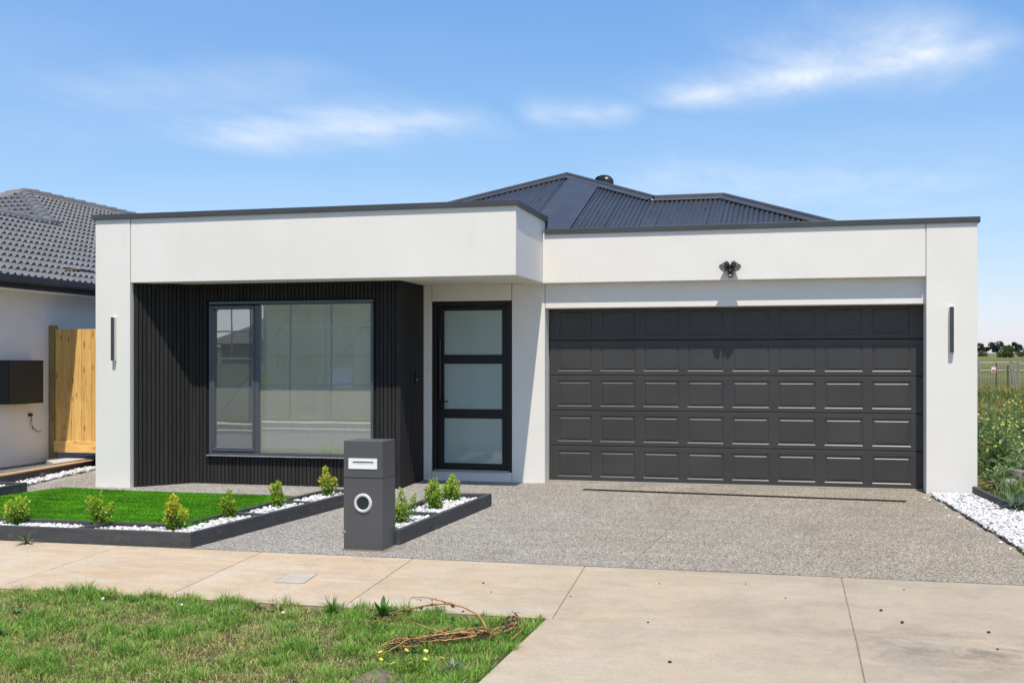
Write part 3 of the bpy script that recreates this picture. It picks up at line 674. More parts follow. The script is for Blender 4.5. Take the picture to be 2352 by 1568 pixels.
base.add([tuple(J), tuple(K), (eR, K.y + (K.y - EY), e), (J.x + 2.5, K.y + (K.y - EY), e)], [(0, 1, 2, 3)])
base.add([tuple(B_), (B_.x + wr, B_.y + wr, e), (B_.x - wr, B_.y + wr, e)], [(0, 1, 2)])
for i, v in enumerate(base.v): base.v[i] = (v[0], v[1], v[2] - 0.035)
part('roof_frame', base, 'roof_steel', roof)
CP, CA = 0.0762, 0.012
def sheet(x0, x1, flat=False, lift=0.0):
    mb = MB(); n = max(2, int((x1 - x0) / CP * 6)) if not flat else 2
    xs = np.linspace(x0, x1, n + 1)
    for x in xs:
        h = (CA * math.cos(2 * math.pi * x / CP) if not flat else CA) + lift
        yt = ytop(x) - 0.05
        for y in (EY, yt): mb.v.append((x, y - h * math.sin(math.radians(22.5)), rz(y) + h * math.cos(math.radians(22.5))))
    for i in range(n): mb.f.append((2 * i, 2 * i + 2, 2 * i + 3, 2 * i + 1))
    o = part('roof_sheet', mb, 'roof_steel', roof, smooth=not flat)
    s_ = o.modifiers.new('thick', 'SOLIDIFY'); s_.thickness = 0.002; s_.offset = -1
xx = -5.6
while xx < 5.2:
    x2 = min(xx + 0.762, 5.2)
    if xx < -0.44 < x2: sheet(xx, -0.44); 
    elif xx < -0.03 < x2 or -0.44 <= xx < -0.03:
        if x2 > -0.03: sheet(-0.03, x2)
    else: sheet(xx, x2)
    xx = x2
sheet(-0.66, -0.02, True, 0.012)
def ridge_cap(p0, p1, d1, d2, w=0.155):
    p0 = Vector(p0) + Vector((0, 0, 0.03)); p1 = Vector(p1) + Vector((0, 0, 0.03)); t = (p1 - p0).normalized()
    mb = MB(); d1 = Vector(d1); d2 = Vector(d2)
    d1 = (d1 - t * d1.dot(t)).normalized(); d2 = (d2 - t * d2.dot(t)).normalized()
    prof = [d1 * w - Vector((0, 0, 0.012)), d1 * (w - .005), d1 * 0.030, d1 * 0.026 + Vector((0, 0, 0.022)), Vector((0, 0, 0.036)), d2 * 0.026 + Vector((0, 0, 0.022)), d2 * 0.030, d2 * (w - .005), d2 * w - Vector((0, 0, 0.012))]
    for p in (p0, p1):
        for q in prof: mb.v.append(tuple(p + q))
    n = len(prof)
    for i in range(n - 1): mb.f.append((i, i + 1, n + i + 1, n + i))
    o = part('ridge_cap', mb, 'roof_flash', roof)
    s_ = o.modifiers.new('thick', 'SOLIDIFY'); s_.thickness = 0.003
dn = Vector((0, -1, -TAN)).normalized(); dl = Vector((-1, 0, -TAN)).normalized(); dr_ = Vector((1, 0, -TAN)).normalized(); db = Vector((0, 1, -TAN)).normalized()
ridge_cap(A, (eL, EY, e), dn, dl); ridge_cap(A, J, dn, dr_); ridge_cap(J, K, dn, db); ridge_cap(K, (eR, EY, e), dn, dr_); ridge_cap(A, B_, dl, dr_)
mb = MB()   # roof screws
for r_ in range(5):
    for i in range(24):
        x = -5.2 + i * 0.42 + 0.1 * (r_ % 2); y = 0.6 + r_ * 0.9
        if y < ytop(x) - 0.3: mb.tube([(x, y, rz(y) + .002), (x, y - .008, rz(y) + 0.022)], 0.008, 5)
part('roof_screws', mb, 'turbine', roof)['kind'] = 'stuff'

# ================================================================== THINGS FIXED TO THE HOUSE
# whirlybird ventilator
tv = thing('roof_ventilator', 'dark spinning turbine ventilator on the steel roof behind the hip', 'ventilator', (-0.37, 6.6, 4.86))
mb = MB(); mb.lathe([(0.13, 0), (0.13, 0.20)], 16, Matrix.Translation(tv.location)); part('neck', mb, 'turbine', tv, smooth=False)
mb = MB(); mb.lathe([(0.10, 0.42), (0.07, 0.455), (0.02, 0.465)], 16, Matrix.Translation(tv.location)); part('cap', mb, 'turbine', tv)
mb = MB(); mb.lathe([(0.12, .2), (0.155, .28), (0.15, .37), (0.1, .43)], 20, Matrix.Translation(tv.location)); part('rotor', mb, 'batten_back', tv)
vb = []
pr = [(0.13, 0.19), (0.172, 0.235), (0.190, 0.30), (0.182, 0.36), (0.150, 0.41), (0.10, 0.445)]
mb = MB()
for i, (r_, h_) in enumerate(pr):
    for a in (-0.10, 0.13):
        rr = r_ + (0.006 if a > 0 else -0.008); mb.v.append((rr * math.cos(a + i * .03), rr * math.sin(a + i * .03), h_))
for i in range(len(pr) - 1): mb.f.append((2 * i, 2 * i + 1, 2 * i + 3, 2 * i + 2))
bme = mb.mesh('blade', True)
for i in range(26): link('blade', bme, 'turbine', tv, (0, 0, 0), (0, 0, 2 * math.pi * i / 26))

# twin security light
fl = thing('security_light', 'black twin-head security floodlight with sensor above the garage door', 'floodlight', (2.50, YP, 2.86))
mb = MB(); mb.lathe([(0.055, 0), (0.055, 0.02), (0.04, 0.045)], 16, Matrix.Translation((2.5, YP, 2.87)) @ Matrix.Rotation(math.radians(90), 4, 'X')); part('base', mb, 'black_plastic', fl, smooth=False)
for s_ in (-1, 1):
    ctr = Vector((2.5 + s_ * 0.055, YP - 0.075, 2.915)); d_ = Vector((s_ * 0.50, -0.55, -0.62)).normalized()
    Mx = Matrix.Translation(ctr) @ d_.to_track_quat('Z', 'Y').to_matrix().to_4x4()
    hd = part('lamp_head', MB().lathe([(0.012, -0.045), (0.034, -0.035), (0.040, 0.0), (0.050, 0.055), (0.056, 0.075), (0.053, 0.078)], 18, Mx), 'black_plastic', fl, smooth=True)
    part('lens', MB().lathe([(0.045, 0.0785), (0.03, 0.081), (0.005, 0.082)], 18, Mx), 'galv', hd)
    part('arm', MB().tube([(2.5 + s_ * .012, YP - 0.03, 2.885), (2.5 + s_ * 0.03, YP - 0.06, 2.90), tuple(ctr - d_ * 0.03)], 0.014, 8), 'black_plastic', fl)
Mx = Matrix.Translation((2.503, YP - 0.05, 2.80)) @ Matrix.Rotation(math.radians(20), 4, 'X')
part('sensor', MB().lathe([(0.006, -0.052), (0.026, -0.047), (0.034, -0.03), (0.034, 0.02), (0.028, 0.05), (0.01, 0.06)], 16, Mx), 'black_plastic', fl, smooth=True)
part('sensor_window', MB().box(2.482, 2.524, YP - 0.092, YP - 0.078, 2.762, 2.782), 'galv', fl, 0.004)

def wall_lamp(xc, yw, z0, z1, label):
    t = thing('wall_lamp', label, 'wall lamp', (xc, yw, z0), 'slim vertical lamps on the pillars')
    part('diffuser', MB().box(xc - 0.026, xc + 0.026, yw - 0.048, yw - 0.001, z0, z1), 'lamp_diffuser', t, 0.003)
    part('fascia', MB().box(xc - 0.024, xc + 0.024, yw - 0.062, yw - 0.049, z0 + .012, z1), 'lamp_fascia', t, 0.002)
wall_lamp(5.215, YP - .002, 1.755, 2.335, 'slim dark vertical wall lamp on the pillar beside the garage door')
wall_lamp(-5.63, YF, 1.665, 2.255, 'slim dark vertical wall lamp on the pillar beside the batten alcove')
ic = thing('doorbell', 'small black doorbell button on the batten wall beside the front door', 'doorbell', (XR + BT, -0.62, 1.32))
part('body', MB().box(XR + BT + .001, XR + BT + 0.03, -0.665, -0.60, 1.36, 1.52), 'black_plastic', ic, 0.005)
part('button', MB().lathe([(0.016, 0), (0.014, 0.006)], 12, Matrix.Translation((XR + BT + .030, -0.632, 1.41)) @ Matrix.Rotation(math.radians(90), 4, 'Y')), 'galv', ic)

# ================================================================== LETTERBOX
MX0, MX1, MY0, MY1 = -0.80, -0.41, -5.45, -5.10
lb = thing('letterbox', 'grey metal pillar letterbox with white mail slot and round newspaper hole', 'letterbox', (-0.6, -5.27, -0.15))
hx, hz, hr = -0.605, 0.305, 0.090
def holed_front(x0, x1, z0, z1, yy, hx, hz, hr, seg=32):
    mb = MB(); ring = [(hx + hr * math.cos(2 * math.pi * i / seg), yy, hz + hr * math.sin(2 * math.pi * i / seg)) for i in range(seg)]
    def outer(i):
        a = 2 * math.pi * i / seg; c_, s_ = math.cos(a), math.sin(a)
        tx = ((x1 - hx) / c_ if c_ > 1e-6 else ((x0 - hx) / c_ if c_ < -1e-6 else 1e9)); tz = ((z1 - hz) / s_ if s_ > 1e-6 else ((z0 - hz) / s_ if s_ < -1e-6 else 1e9))
        t = min(tx, tz); return (hx + t * c_, yy, hz + t * s_)
    outr = [outer(i) for i in range(seg)]; mb.v = ring + outr
    for i in range(seg): mb.f.append((i, seg + i, seg + (i + 1) % seg, (i + 1) % seg))
    # corners
    for (cx_, cz_) in ((x0, z0), (x1, z0), (x1, z1), (x0, z1)):
        a = math.atan2(cz_ - hz, cx_ - hx) % (2 * math.pi); i = int(a / (2 * math.pi) * seg); k_ = len(mb.v); mb.v.append((cx_, yy, cz_)); mb.f.append((seg + i, k_, seg + (i + 1) % seg))
    return mb
mb = holed_front(MX0, MX1, -0.16, 0.538, MY0, hx, hz, hr)
mb.add([(MX0, MY0, -.16), (MX0, MY1, -.16), (MX0, MY1, .538), (MX0, MY0, .538)], [(0, 3, 2, 1)])
mb.add([(MX1, MY0, -.16), (MX1, MY1, -.16), (MX1, MY1, .538), (MX1, MY0, .538)], [(0, 1, 2, 3)])
mb.add([(MX0, MY1, -.16), (MX1, MY1, -.16), (MX1, MY1, .538), (MX0, MY1, .538)], [(1, 0, 3, 2)])
mb.add([(MX0, MY0, .538), (MX1, MY0, .538), (MX1, MY1, .538), (MX0, MY1, .538)], [(0, 1, 2, 3)])
part('base_box', mb, 'mailbox_metal', lb)
part('gap', MB().box(MX0 + .004, MX1 - .004, MY0 + .004, MY1 - .004, 0.5382, 0.5448), 'mailbox_dark', lb)
part('head_box', MB().box(MX0, MX1, MY0, MY1, 0.545, 0.892), 'mailbox_metal', lb, 0.003)
Mx = Matrix.Translation((hx, MY0, hz)) @ Matrix.Rotation(math.radians(90), 4, 'X')
part('newspaper_tube', MB().lathe([(0.0895, 0.002), (0.0895, -0.33), (0.001, -0.332)], 32, Mx), 'mailbox_dark', lb)
mb = MB(); prof = [(0.062, -0.04), (0.062, 0.006), (0.066, 0.012), (0.086, 0.012), (0.092, 0.002), (0.0925, -0.004)]
o_ = 0
for r_, h_ in prof:
    for i in range(36):
        an = 2 * math.pi * i / 36; mb.v.append(tuple(Mx @ Vector((r_ * math.cos(an), r_ * math.sin(an), h_))))
for j in range(len(prof) - 1):
    for i in range(36): mb.f.append((j * 36 + i, j * 36 + (i + 1) % 36, (j + 1) * 36 + (i + 1) % 36, (j + 1) * 36 + i))
part('ring', mb, 'ring_silver', lb, smooth=True)
mb = MB(); x0, x1, z0, z1 = -0.750, -0.462, 0.628, 0.728; yy = MY0 - 0.006
ix0, ix1, iz0, iz1 = x0 + .042, x1 - .036, z0 + .028, z1 - .030
for a in ((x0, x1, z0, iz0), (x0, x1, iz1, z1), (x0, ix0, iz0, iz1), (ix1, x1, iz0, iz1)): mb.box(a[0], a[1], yy, MY0 - .0005, a[2], a[3])
sl = part('mail_slot', mb, 'white_metal', lb)
part('slot_flap', MB().add([(ix0, MY0 - .0015, iz0), (ix1, MY0 - .0015, iz0), (ix1, MY0 - .0035, iz1 - .012), (ix0, MY0 - .0035, iz1 - .012)], [(0, 1, 2, 3)]), 'sign_white', sl)
part('slot_gap', MB().add([(ix0, MY0 - .001, iz1 - .012), (ix1, MY0 - .001, iz1 - .012), (ix1, MY0 - .001, iz1), (ix0, MY0 - .001, iz1)], [(0, 1, 2, 3)]), 'mailbox_dark', sl)
part('rivet', MB().lathe([(0.006, 0), (0.005, 0.003)], 8, Matrix.Translation((MX0 + .012, MY0 - .0005, 0.03)) @ Matrix.Rotation(math.radians(90), 4, 'X')), 'white_metal', lb)
part('footing', MB().box(MX0 - .015, MX1 + .03, MY0 - .02, MY1 + .03, -0.155, gz(-5.3) + .004), 'raw_timber', lb)

# ================================================================== GARDEN
def g3(x, y): return (x, y, gz(y))
SL = 'sleeper_charcoal'
gb = thing('garden_bed', 'L-shaped garden bed edged in charcoal sleepers around the green turf', 'garden bed', (-2.3, -5.7, gz(-5.7)))
HT = 0.148
def plank(par, a, b, w, h1, mat=SL, h0=-0.06, lvl=None):
    mb = MB(); za = gz(a[1]); zb = gz(b[1]); mb.beam((a[0], a[1], za), (b[0], b[1], zb), w, h0, h1); return part('sleeper', mb, mat, par, 0.005)
plank(gb, (-7.4, -5.715), (-2.275, -5.690), 0.05, HT)                       # front
plank(gb, (-2.275, -5.692), (-1.79, -2.42), 0.05, HT + .001)               # along the path
plank(gb, (-7.4, -5.19), (-2.73, -5.15), 0.04, HT - .02)                     # inner, along the turf
plank(gb, (-2.73, -5.15), (-2.31, -2.36), 0.04, HT - .021)
plank(gb, (-1.80, -2.43), (-2.33, -2.36), 0.04, HT - .005)                    # end
for (a, b) in (((-3.52, -5.665), (-3.38, -5.19)), ((-2.39, -4.30), (-2.63, -4.22)), ((-2.12, -4.30), (-2.62, -4.16)), ((-2.02, -3.42), (-2.47, -3.30))):
    pass
plank(gb, (-3.60, -5.66), (-3.48, -5.185), 0.04, HT - .012)
plank(gb, (-2.12, -4.34), (-2.60, -4.30), 0.04, HT - .012)
plank(gb, (-1.99, -3.42), (-2.47, -3.36), 0.04, HT - .012)
rb = thing('garden_bed', 'narrow charcoal sleeper garden bed beside the letterbox and driveway', 'garden bed', (-0.35, -5.0, gz(-5.0)))
plank(rb, (-0.365, -5.10), (-0.165, -2.45), 0.05, HT)
plank(rb, (-0.405, -5.095), (-0.85, -5.04), 0.04, HT - .004)
plank(rb, (-0.85, -5.04), (-0.80, -2.50), 0.04, HT - .015)
plank(rb, (-0.17, -2.46), (-0.80, -2.53), -0.045, HT - .002)
plank(rb, (-0.29, -3.92), (-0.80, -3.86), 0.04, HT - .012)
sb = thing('garden_bed', 'charcoal sleeper bed of white pebbles along the neighbouring boundary', 'garden bed', (-6.6, -3.0, gz(-3)))
plank(sb, (-6.36, -5.1), (-6.36, -2.70), 0.05, 0.16); plank(sb, (-6.37, -2.75), (-6.86, -2.70), -0.05, 0.155)
# boundary retaining sleeper with raw pine top
rs = thing('retaining_edge', 'low dark retaining board with raw pine capping beside the wooden gate', 'retaining edge', (-6.95, -2.0, 0))
mb = MB(); mb.beam((-6.70, -3.9, 0), (-7.17, -0.10, 0), 0.05, -0.2, 0.135); part('board', mb, SL, rs)
mb = MB(); mb.beam((-6.68, -3.9, 0), (-7.15, -0.10, 0), 0.09, 0.136, 0.158); part('pine_cap', mb, 'pine_cap', rs, 0.004)
mb = MB(); mb.box(-6.90, -6.84, -1.72, -1.66, -0.1, 0.10); part('stake', mb, 'galv_dark', rs)
# edging at the right of the driveway
re_ = thing('edging_sleeper', 'weathered charcoal sleeper edging white pebbles below the weedy lot', 'edging', (5.6, -0.5, 0))
mb = MB(); mb.beam((5.50, -0.42, 0), (5.68, -1.65, -0.04), -0.05, -0.1, 0.11); part('sleeper', mb, SL, re_, 0.006)

# pebbles
def ico():
    t = (1 + 5 ** .5) / 2
    v = np.array([(-1, t, 0), (1, t, 0), (-1, -t, 0), (1, -t, 0), (0, -1, t), (0, 1, t), (0, -1, -t), (0, 1, -t), (t, 0, -1), (t, 0, 1), (-t, 0, -1), (-t, 0, 1)], float)
    v /= np.linalg.norm(v[0])
    f = np.array([(0, 11, 5), (0, 5, 1), (0, 1, 7), (0, 7, 10), (0, 10, 11), (1, 5, 9), (5, 11, 4), (11, 10, 2), (10, 7, 6), (7, 1, 8), (3, 9, 4), (3, 4, 2), (3, 2, 6), (3, 6, 8), (3, 8, 9), (4, 9, 5), (2, 4, 11), (6, 2, 10), (8, 6, 7), (9, 8, 1)])
    return v, f
IV, IF = ico()
def inpoly(px, py, poly):
    c_ = np.zeros(len(px), bool); n = len(poly)
    for i in range(n):
        x0, y0 = poly[i]; x1, y1 = poly[(i + 1) % n]
        t = ((y0 > py) != (y1 > py)) & (px < (x1 - x0) * (py - y0) / (y1 - y0 + 1e-12) + x0); c_ ^= t
    return c_
def pebbles(name, poly, zf, size=0.020, label='', thick=0.02, strays=0, dens=1.0):
    xs = [p[0] for p in poly]; ys_ = [p[1] for p in poly]; s = size * 1.75 / dens ** .5
    gxx, gyy = np.meshgrid(np.arange(min(xs), max(xs), s), np.arange(min(ys_), max(ys_), s))
    px = gxx.ravel() + rng.uniform(-.45, .45, gxx.size) * s; py = gyy.ravel() + rng.uniform(-.45, .45, gxx.size) * s
    px = np.concatenate([px, px + s * .5]); py = np.concatenate([py, py + s * .5])
    lay = np.concatenate([np.zeros(gxx.size), np.ones(gxx.size)])
    keep = inpoly(px, py, poly) & ((lay < .5) | (rng.uniform(0, 1, len(px)) < .72)); px, py, lay = px[keep], py[keep], lay[keep]; n = len(px)
    pzv = np.array([zf(a, b) for a, b in zip(px, py)]) + lay * size * 0.45 + rng.uniform(-.45, .45, n) * size + thick * .3
    sc = rng.uniform(.7, 1.3, (n, 1)) * size * np.stack([rng.uniform(.75, 1.25, n), rng.uniform(.7, 1.1, n), rng.uniform(.5, .8, n)], 1)
    an = rng.uniform(0, 6.28, n); tl = rng.uniform(-.6, .6, n)
    base_ = IV[None] * (1 + rng.uniform(-.18, .18, (n, 12, 1))) * sc[:, None, :]
    x, y, z = base_[..., 0], base_[..., 1], base_[..., 2]
    ct, s_t = np.cos(tl)[:, None], np.sin(tl)[:, None]; y, z = y * ct - z * s_t, y * s_t + z * ct
    ca, sa = np.cos(an)[:, None], np.sin(an)[:, None]; x, y = x * ca - y * sa, x * sa + y * ca
    Vv = np.stack([x + px[:, None], y + py[:, None], z + pzv[:, None]], 2).reshape(-1, 3)
    Ff = (IF[None] + (np.arange(n) * 12)[:, None, None]).reshape(-1, 3)
    w = rng.uniform(.40, .76, (n, 1)); tint = 1 - rng.uniform(0, 1, (n, 1)) ** 3 * np.array([[0.05, 0.09, 0.16]])
    cc = w * tint * np.where(rng.uniform(0, 1, (n, 1)) < .03, 0.45, 1)
    o = link(name, npmesh(name, Vv, Ff, np.repeat(cc, 12, 0), True), 'pebble_white'); o['kind'] = 'stuff'; o['label'] = label; o['category'] = 'pebbles'
    return o
lv = lambda x, y: gz(y) + 0.075
pebbles('pebbles', [(-7.2, -5.66), (-2.31, -5.64), (-1.86, -2.50), (-2.28, -2.44), (-2.68, -5.17), (-7.2, -5.19)], lambda x, y: gz(y) + 0.082 - 0.012 * (x < -2.6), 0.021, 'white pebbles filling the L-shaped bed around the turf')
pebbles('pebbles', [(-0.80, -5.03), (-0.40, -5.05), (-0.22, -2.52), (-0.77, -2.57)], lambda x, y: gz(y) + 0.080, 0.021, 'white pebbles in the narrow bed beside the letterbox')
pebbles('pebbles', [(-6.75, -4.9), (-6.42, -4.9), (-6.42, -2.78), (-6.85, -2.75)], lambda x, y: gz(y) + 0.10, 0.021, 'white pebbles in the boundary bed beside the turf')
pebbles('pebbles', [(-6.62, -2.62), (-6.72, -1.7), (-6.82, -0.4), (-7.06, -0.4), (-6.84, -2.62)], lambda x, y: gz(y) + 0.068, 0.024, 'white pebbles between the retaining board and the white pillar')
pr_ = [(4.96, -0.40), (4.99, -0.9), (5.05, -1.2), (5.13, -1.85), (5.24, -2.88), (5.34, -3.62), (5.41, -4.42), (5.46, -5.0), (5.56, -5.68), (6.6, -5.68), (6.25, -4.4), (6.0, -3.3), (5.95, -2.6), (5.70, -1.6), (5.54, -0.40)]
pebbles('pebbles', pr_, lambda x, y: gz(y) + 0.012, 0.021, 'white pebble strip between the driveway and the weedy lot')
mb = MB(); mb.prism([(x, y) for x, y in pr_], -0.3, 0); mb.v = [(v[0], v[1], gz(v[1]) - (0.02 if i >= len(pr_) else 0.3)) for i, v in enumerate(mb.v)]
struct('pebble_bed', mb, 'bare_soil')
mb = MB()
for (poly, dz) in (([(-7.4, -5.67), (-2.29, -5.65), (-1.83, -2.46), (-2.30, -2.38), (-2.70, -5.16), (-7.4, -5.18)], 0.075), ([(-0.82, -5.05), (-0.37, -5.07), (-0.19, -2.48), (-0.79, -2.55)], 0.072), ([(-6.80, -4.95), (-6.40, -4.95), (-6.40, -2.74), (-6.87, -2.72)], 0.08)):
    k0 = len(mb.v); mb.v += [(x, y, gz(y) + dz) for x, y in poly]; mb.f.append(tuple(range(k0, k0 + len(poly))))
o = struct('bed_soil', mb, 'raw_timber')

# stray pebbles on the driveway edge
sv_, sf_ = ico(); cl = MB().add([tuple(p * Vector((1, 0.8, 0.6)) if isinstance(p, Vector) else (p[0], p[1] * .8, p[2] * .6)) for p in IV], [tuple(f) for f in IF])
spm = cl.mesh('stray_pebble', True)
for (x, y) in ((5.02, -1.55), (5.08, -2.25), (4.98, -2.15), (5.16, -3.05), (5.12, -2.75), (4.86, -0.75), (4.9, -0.95), (5.0, -1.25), (5.27, -3.75), (5.3, -4.1)):
    o = link('stray_pebble', spm, 'white_metal', None, (x, y, gz(y) + 0.006)); s_ = random.uniform(.014, .024); o.scale = (s_ * 1.3, s_, s_ * .8); o.rotation_euler = (0, 0, random.uniform(0, 3))
    tag(o, 'stray white pebble fallen onto the driveway edge', 'pebble', 'stray pebbles on the driveway')

# artificial turf
TP = [(-6.31, -5.145), (-2.70, -5.11), (-2.33, -2.50), (-2.35, -2.36), (-3.0, -2.27), (-4.2, -2.27), (-5.1, -2.25), (-5.9, -2.12), (-6.31, -2.08)]
def tz(y): return np.interp(y, [-5.15, -2.1], [-0.024, -0.050])
mb = MB(); mb.prism([(x, y) for x, y in TP], -0.3, 0); mb.v = [(v[0], v[1], (tz(v[1]) - 0.004) if i >= len(TP) else gz(v[1]) - 0.05) for i, v in enumerate(mb.v)]
tb = struct('turf_base', mb, 'turf_base')
n = 150000; px = rng.uniform(-6.31, -2.3, n); py = rng.uniform(-5.15, -2.08, n); kk = inpoly(px, py, TP); px, py = px[kk], py[kk]; n = len(px)
band = 0.5 + 0.5 * np.sin(py * 17 + 0.6 * np.sin(px * 1.1) + 0.5 * fbm(px[:1], py[:1])[0])
tp_ = fbm(px, py, 2.3); band = (0.82 + 0.22 * band + 0.35 * tp_ + rng.uniform(-.28, .28, n))[:, None]
P_ = np.stack([px, py, tz(py) - 0.004], 1)
o = link('turf', grass_mesh('turf', P_, rng.uniform(.018, .034, n), rng.uniform(.004, .007, n), 0.9, np.array([[0.065, 0.25, 0.005]]) * band, np.array([[0.135, 0.38, 0.010]]) * band), 'grass')
o['kind'] = 'stuff'; o['label'] = 'bright green artificial turf in front of the alcove window'; o['category'] = 'turf'

# ---- box shrubs
def shrub(x, y, z, h, w, nstem, yellow, label, seed, lean=0.0, tall=None):
    r = np.random.default_rng(seed); t = thing('box_shrub', label, 'shrub', (x, y, z), 'young box shrubs planted in the beds')
    st_mb = MB(); cen = []; 
    for i in range(nstem):
        a = 2 * np.pi * i / nstem + r.uniform(-.4, .4); rr = w * r.uniform(.15, .50) if i else 0
        hh = h * (r.uniform(.42, .95) if i else 1.0)
        if tall and i == 1: hh = h * tall
        top = Vector((x + math.cos(a) * rr + lean * hh, y + math.sin(a) * rr, z + hh)); b0 = Vector((x + r.uniform(-.01, .01), y + r.uniform(-.01, .01), z - .02))
        midp = b0.lerp(top, .5) + Vector((math.cos(a), math.sin(a), 0)) * rr * .25
        st_mb.tube([b0, midp, top - Vector((0, 0, .01))], [.004, .003, .0015], 5)
        m_ = int(60 + 150 * hh / h)
        for j in range(m_):
            q = r.uniform(.10, 1.0); p = (b0.lerp(midp, q * 2) if q < .5 else midp.lerp(top, q * 2 - 1))
            # widest in the middle, thin at top
            rad = w * .23 * (0.35 + 1.0 * math.sin(math.pi * min(1, q * .95 + .08))) * (0.75 if i else .8)
            o_ = Vector(r.normal(0, 1, 3)); o_.normalize(); o_ *= rad * r.uniform(.35, 1.0)
            cen.append((p + o_, o_ + Vector((0, 0, .5 * rad)), q))
    n = len(cen); V = []; F = []; K_ = []
    for p, d, q in cen:
        d = (d.normalized() + Vector(r.normal(0, .45, 3))).normalized(); s_ = d.cross(Vector(r.normal(0, 1, 3))).normalized(); nn = s_.cross(d)
        ll = r.uniform(.019, .034); ww = ll * .66; b = len(V)
        V += [tuple(p), tuple(p + d * ll * .5 + s_ * ww * .5 + nn * .002), tuple(p + d * ll), tuple(p + d * ll * .5 - s_ * ww * .5 + nn * .002)]; F.append((b, b + 1, b + 2, b + 3))
        tip = max(0, min(1, (q - .35) * 1.5 + r.uniform(-.3, .3))) * yellow
        c0 = np.array((.14, .27, .02)); c1 = np.array((.76, .70, .06)) if yellow > .75 else np.array((.62, .80, .08))
        cc = (c0 * (1 - tip) + c1 * tip) * r.uniform(.75, 1.2)
        if r.uniform() < .03: cc = np.array((.20, .10, .035))
        K_ += [cc] * 4
    part('stem', st_mb, 'bark', t)
    o = link('foliage', npmesh('foliage', np.array(V), np.array(F), np.array(K_)), 'leaf', t); o.location = -Vector(t.location)
shrub(-4.56, -5.22, -0.05, 0.28, 0.30, 9, .75, 'rounded yellow-green box shrub behind the small thistle', 1)
shrub(-3.57, -5.24, -0.05, 0.34, 0.26, 8, .62, 'upright box shrub beside the divider in the front bed', 2)
shrub(-2.72, -5.26, -0.05, 0.35, 0.28, 9, .95, 'yellowest box shrub at the corner of the sleeper bed', 3)
shrub(-2.52, -4.46, -0.03, 0.29, 0.24, 6, .5, 'pale green box shrub with two uneven clumps next to the bed corner', 4, tall=.6)
shrub(-2.36, -3.62, 0.00, 0.28, 0.25, 6, .72, 'fork-topped box shrub in the middle of the path side bed', 5)
shrub(-2.14, -2.68, 0.02, 0.36, 0.24, 5, .8, 'leggy bright box shrub with a high tuft at the far bed end', 6, lean=-.12)
shrub(-0.60, -4.40, -0.02, 0.34, 0.30, 7, .45, 'green box shrub half hidden behind the letterbox', 7)
shrub(-0.56, -3.40, 0.00, 0.34, 0.30, 8, .50, 'bushy green box shrub in the middle of the narrow bed', 8)
shrub(-0.57, -2.72, 0.02, 0.29, 0.26, 8, .65, 'compact box shrub with reddish tips at the narrow bed end', 9)

# ================================================================== NEIGHBOUR'S HOUSE
NB = thing('neighbour_house', 'grey rendered neighbouring house with grey concrete roof tiles', 'house', (-8, 0, 0.1))
XN = -7.9
part('wall', MB().box(XN - 0.25, XN, -2.4, 16, 0.0, 2.78), 'render_neighbour', NB)
part('wall', MB().box(-18, XN - .26, 15.7, 16, 0.0, 2.78), 'render_neighbour', NB)
part('wall', MB().box(-18, XN - .26, -2.4, -2.15, 0.0, 2.78), 'render_neighbour', NB)
XE, ZE, NT = -7.45, 2.865, math.tan(math.radians(24))
part('soffit', MB().box(XN + .001, XE - .02, -2.9, 15.5, 2.70, 2.715), 'render_neighbour', NB)
part('fascia', MB().box(XE - 0.02, XE + .0, -2.9, 15.5, 2.70, 2.86), 'fascia', NB)
gut = MB(); gut.prism([(0, 0), (0.115, 0), (0.125, 0.02), (0.125, 0.105), (0.110, 0.110), (0.110, 0.02), (0.0, 0.012)], 0, 18.4)
gut.v = [(XE + v[0], -2.9 + v[2], 2.775 + v[1]) for v in gut.v]; part('gutter', gut, 'fascia', NB)
def nz(x): return ZE + (XE - x) * NT
nrf = thing('roof', '', ''); del nrf['label'], nrf['category']; nrf.parent = NB
AX, AY = -13.1, 6.1; AZ = nz(AX); WXr = -10.78; WZ = nz(WXr)
bm = MB()
bm.add([(XE, -2.9, ZE), (XE, 15.5, ZE), (AX, 12, AZ), (AX, AY, AZ), (WXr, AY - (AX - WXr) * -1, WZ), (WXr, -2.9 + 1.0, WZ)], [(0, 1, 2, 3, 4, 5)])
bm.add([(AX, AY, AZ), (WXr, AY - (WXr - AX), WZ), (AX - (WXr - AX), AY - (WXr - AX), WZ)], [(0, 2, 1)])
bm.add([(AX, AY, AZ), (AX, 12, AZ), (AX - 5.6, 15.5, ZE), (AX - 5.6, 2, ZE)], [(0, 1, 2, 3)])
bm.add([(WXr, -1.9, WZ), (WXr, AY - (WXr - AX), WZ), (WXr - 3.3, AY - (WXr - AX), ZE), (WXr - 3.3, -1.9, ZE)], [(0, 1, 2, 3)])
bm.v = [(v[0], v[1], v[2] - 0.02) for v in bm.v]
part('roof_deck', bm, 'roof_tile', nrf)
TL, TW, CO = 0.36, 0.30, 0.322
def tile_mesh():
    mb = MB(); n = 24; ys_ = np.linspace(0, TW, n + 1)
    def prof(y): 
        ph_ = (y / TW * 2) % 1.0; return max(0.0, math.sin(math.pi * min(1, ph_ / .78))) ** 1.0 if ph_ < .78 else 0.0
    for y in ys_:
        h = prof(y); mb.v += [(0, y, -.01), (0, y, 0.020 + 0.052 * h), (-TL, y, 0.018 * h + 0.004)]
    for i in range(n):
        a, b = 3 * i, 3 * i + 3; mb.f += [(a, b, b + 1, a + 1), (a + 1, b + 1, b + 2, a + 2)]
    return mb.mesh('roof_tile')
tme = tile_mesh(); tme.materials.append(M['roof_tile'])
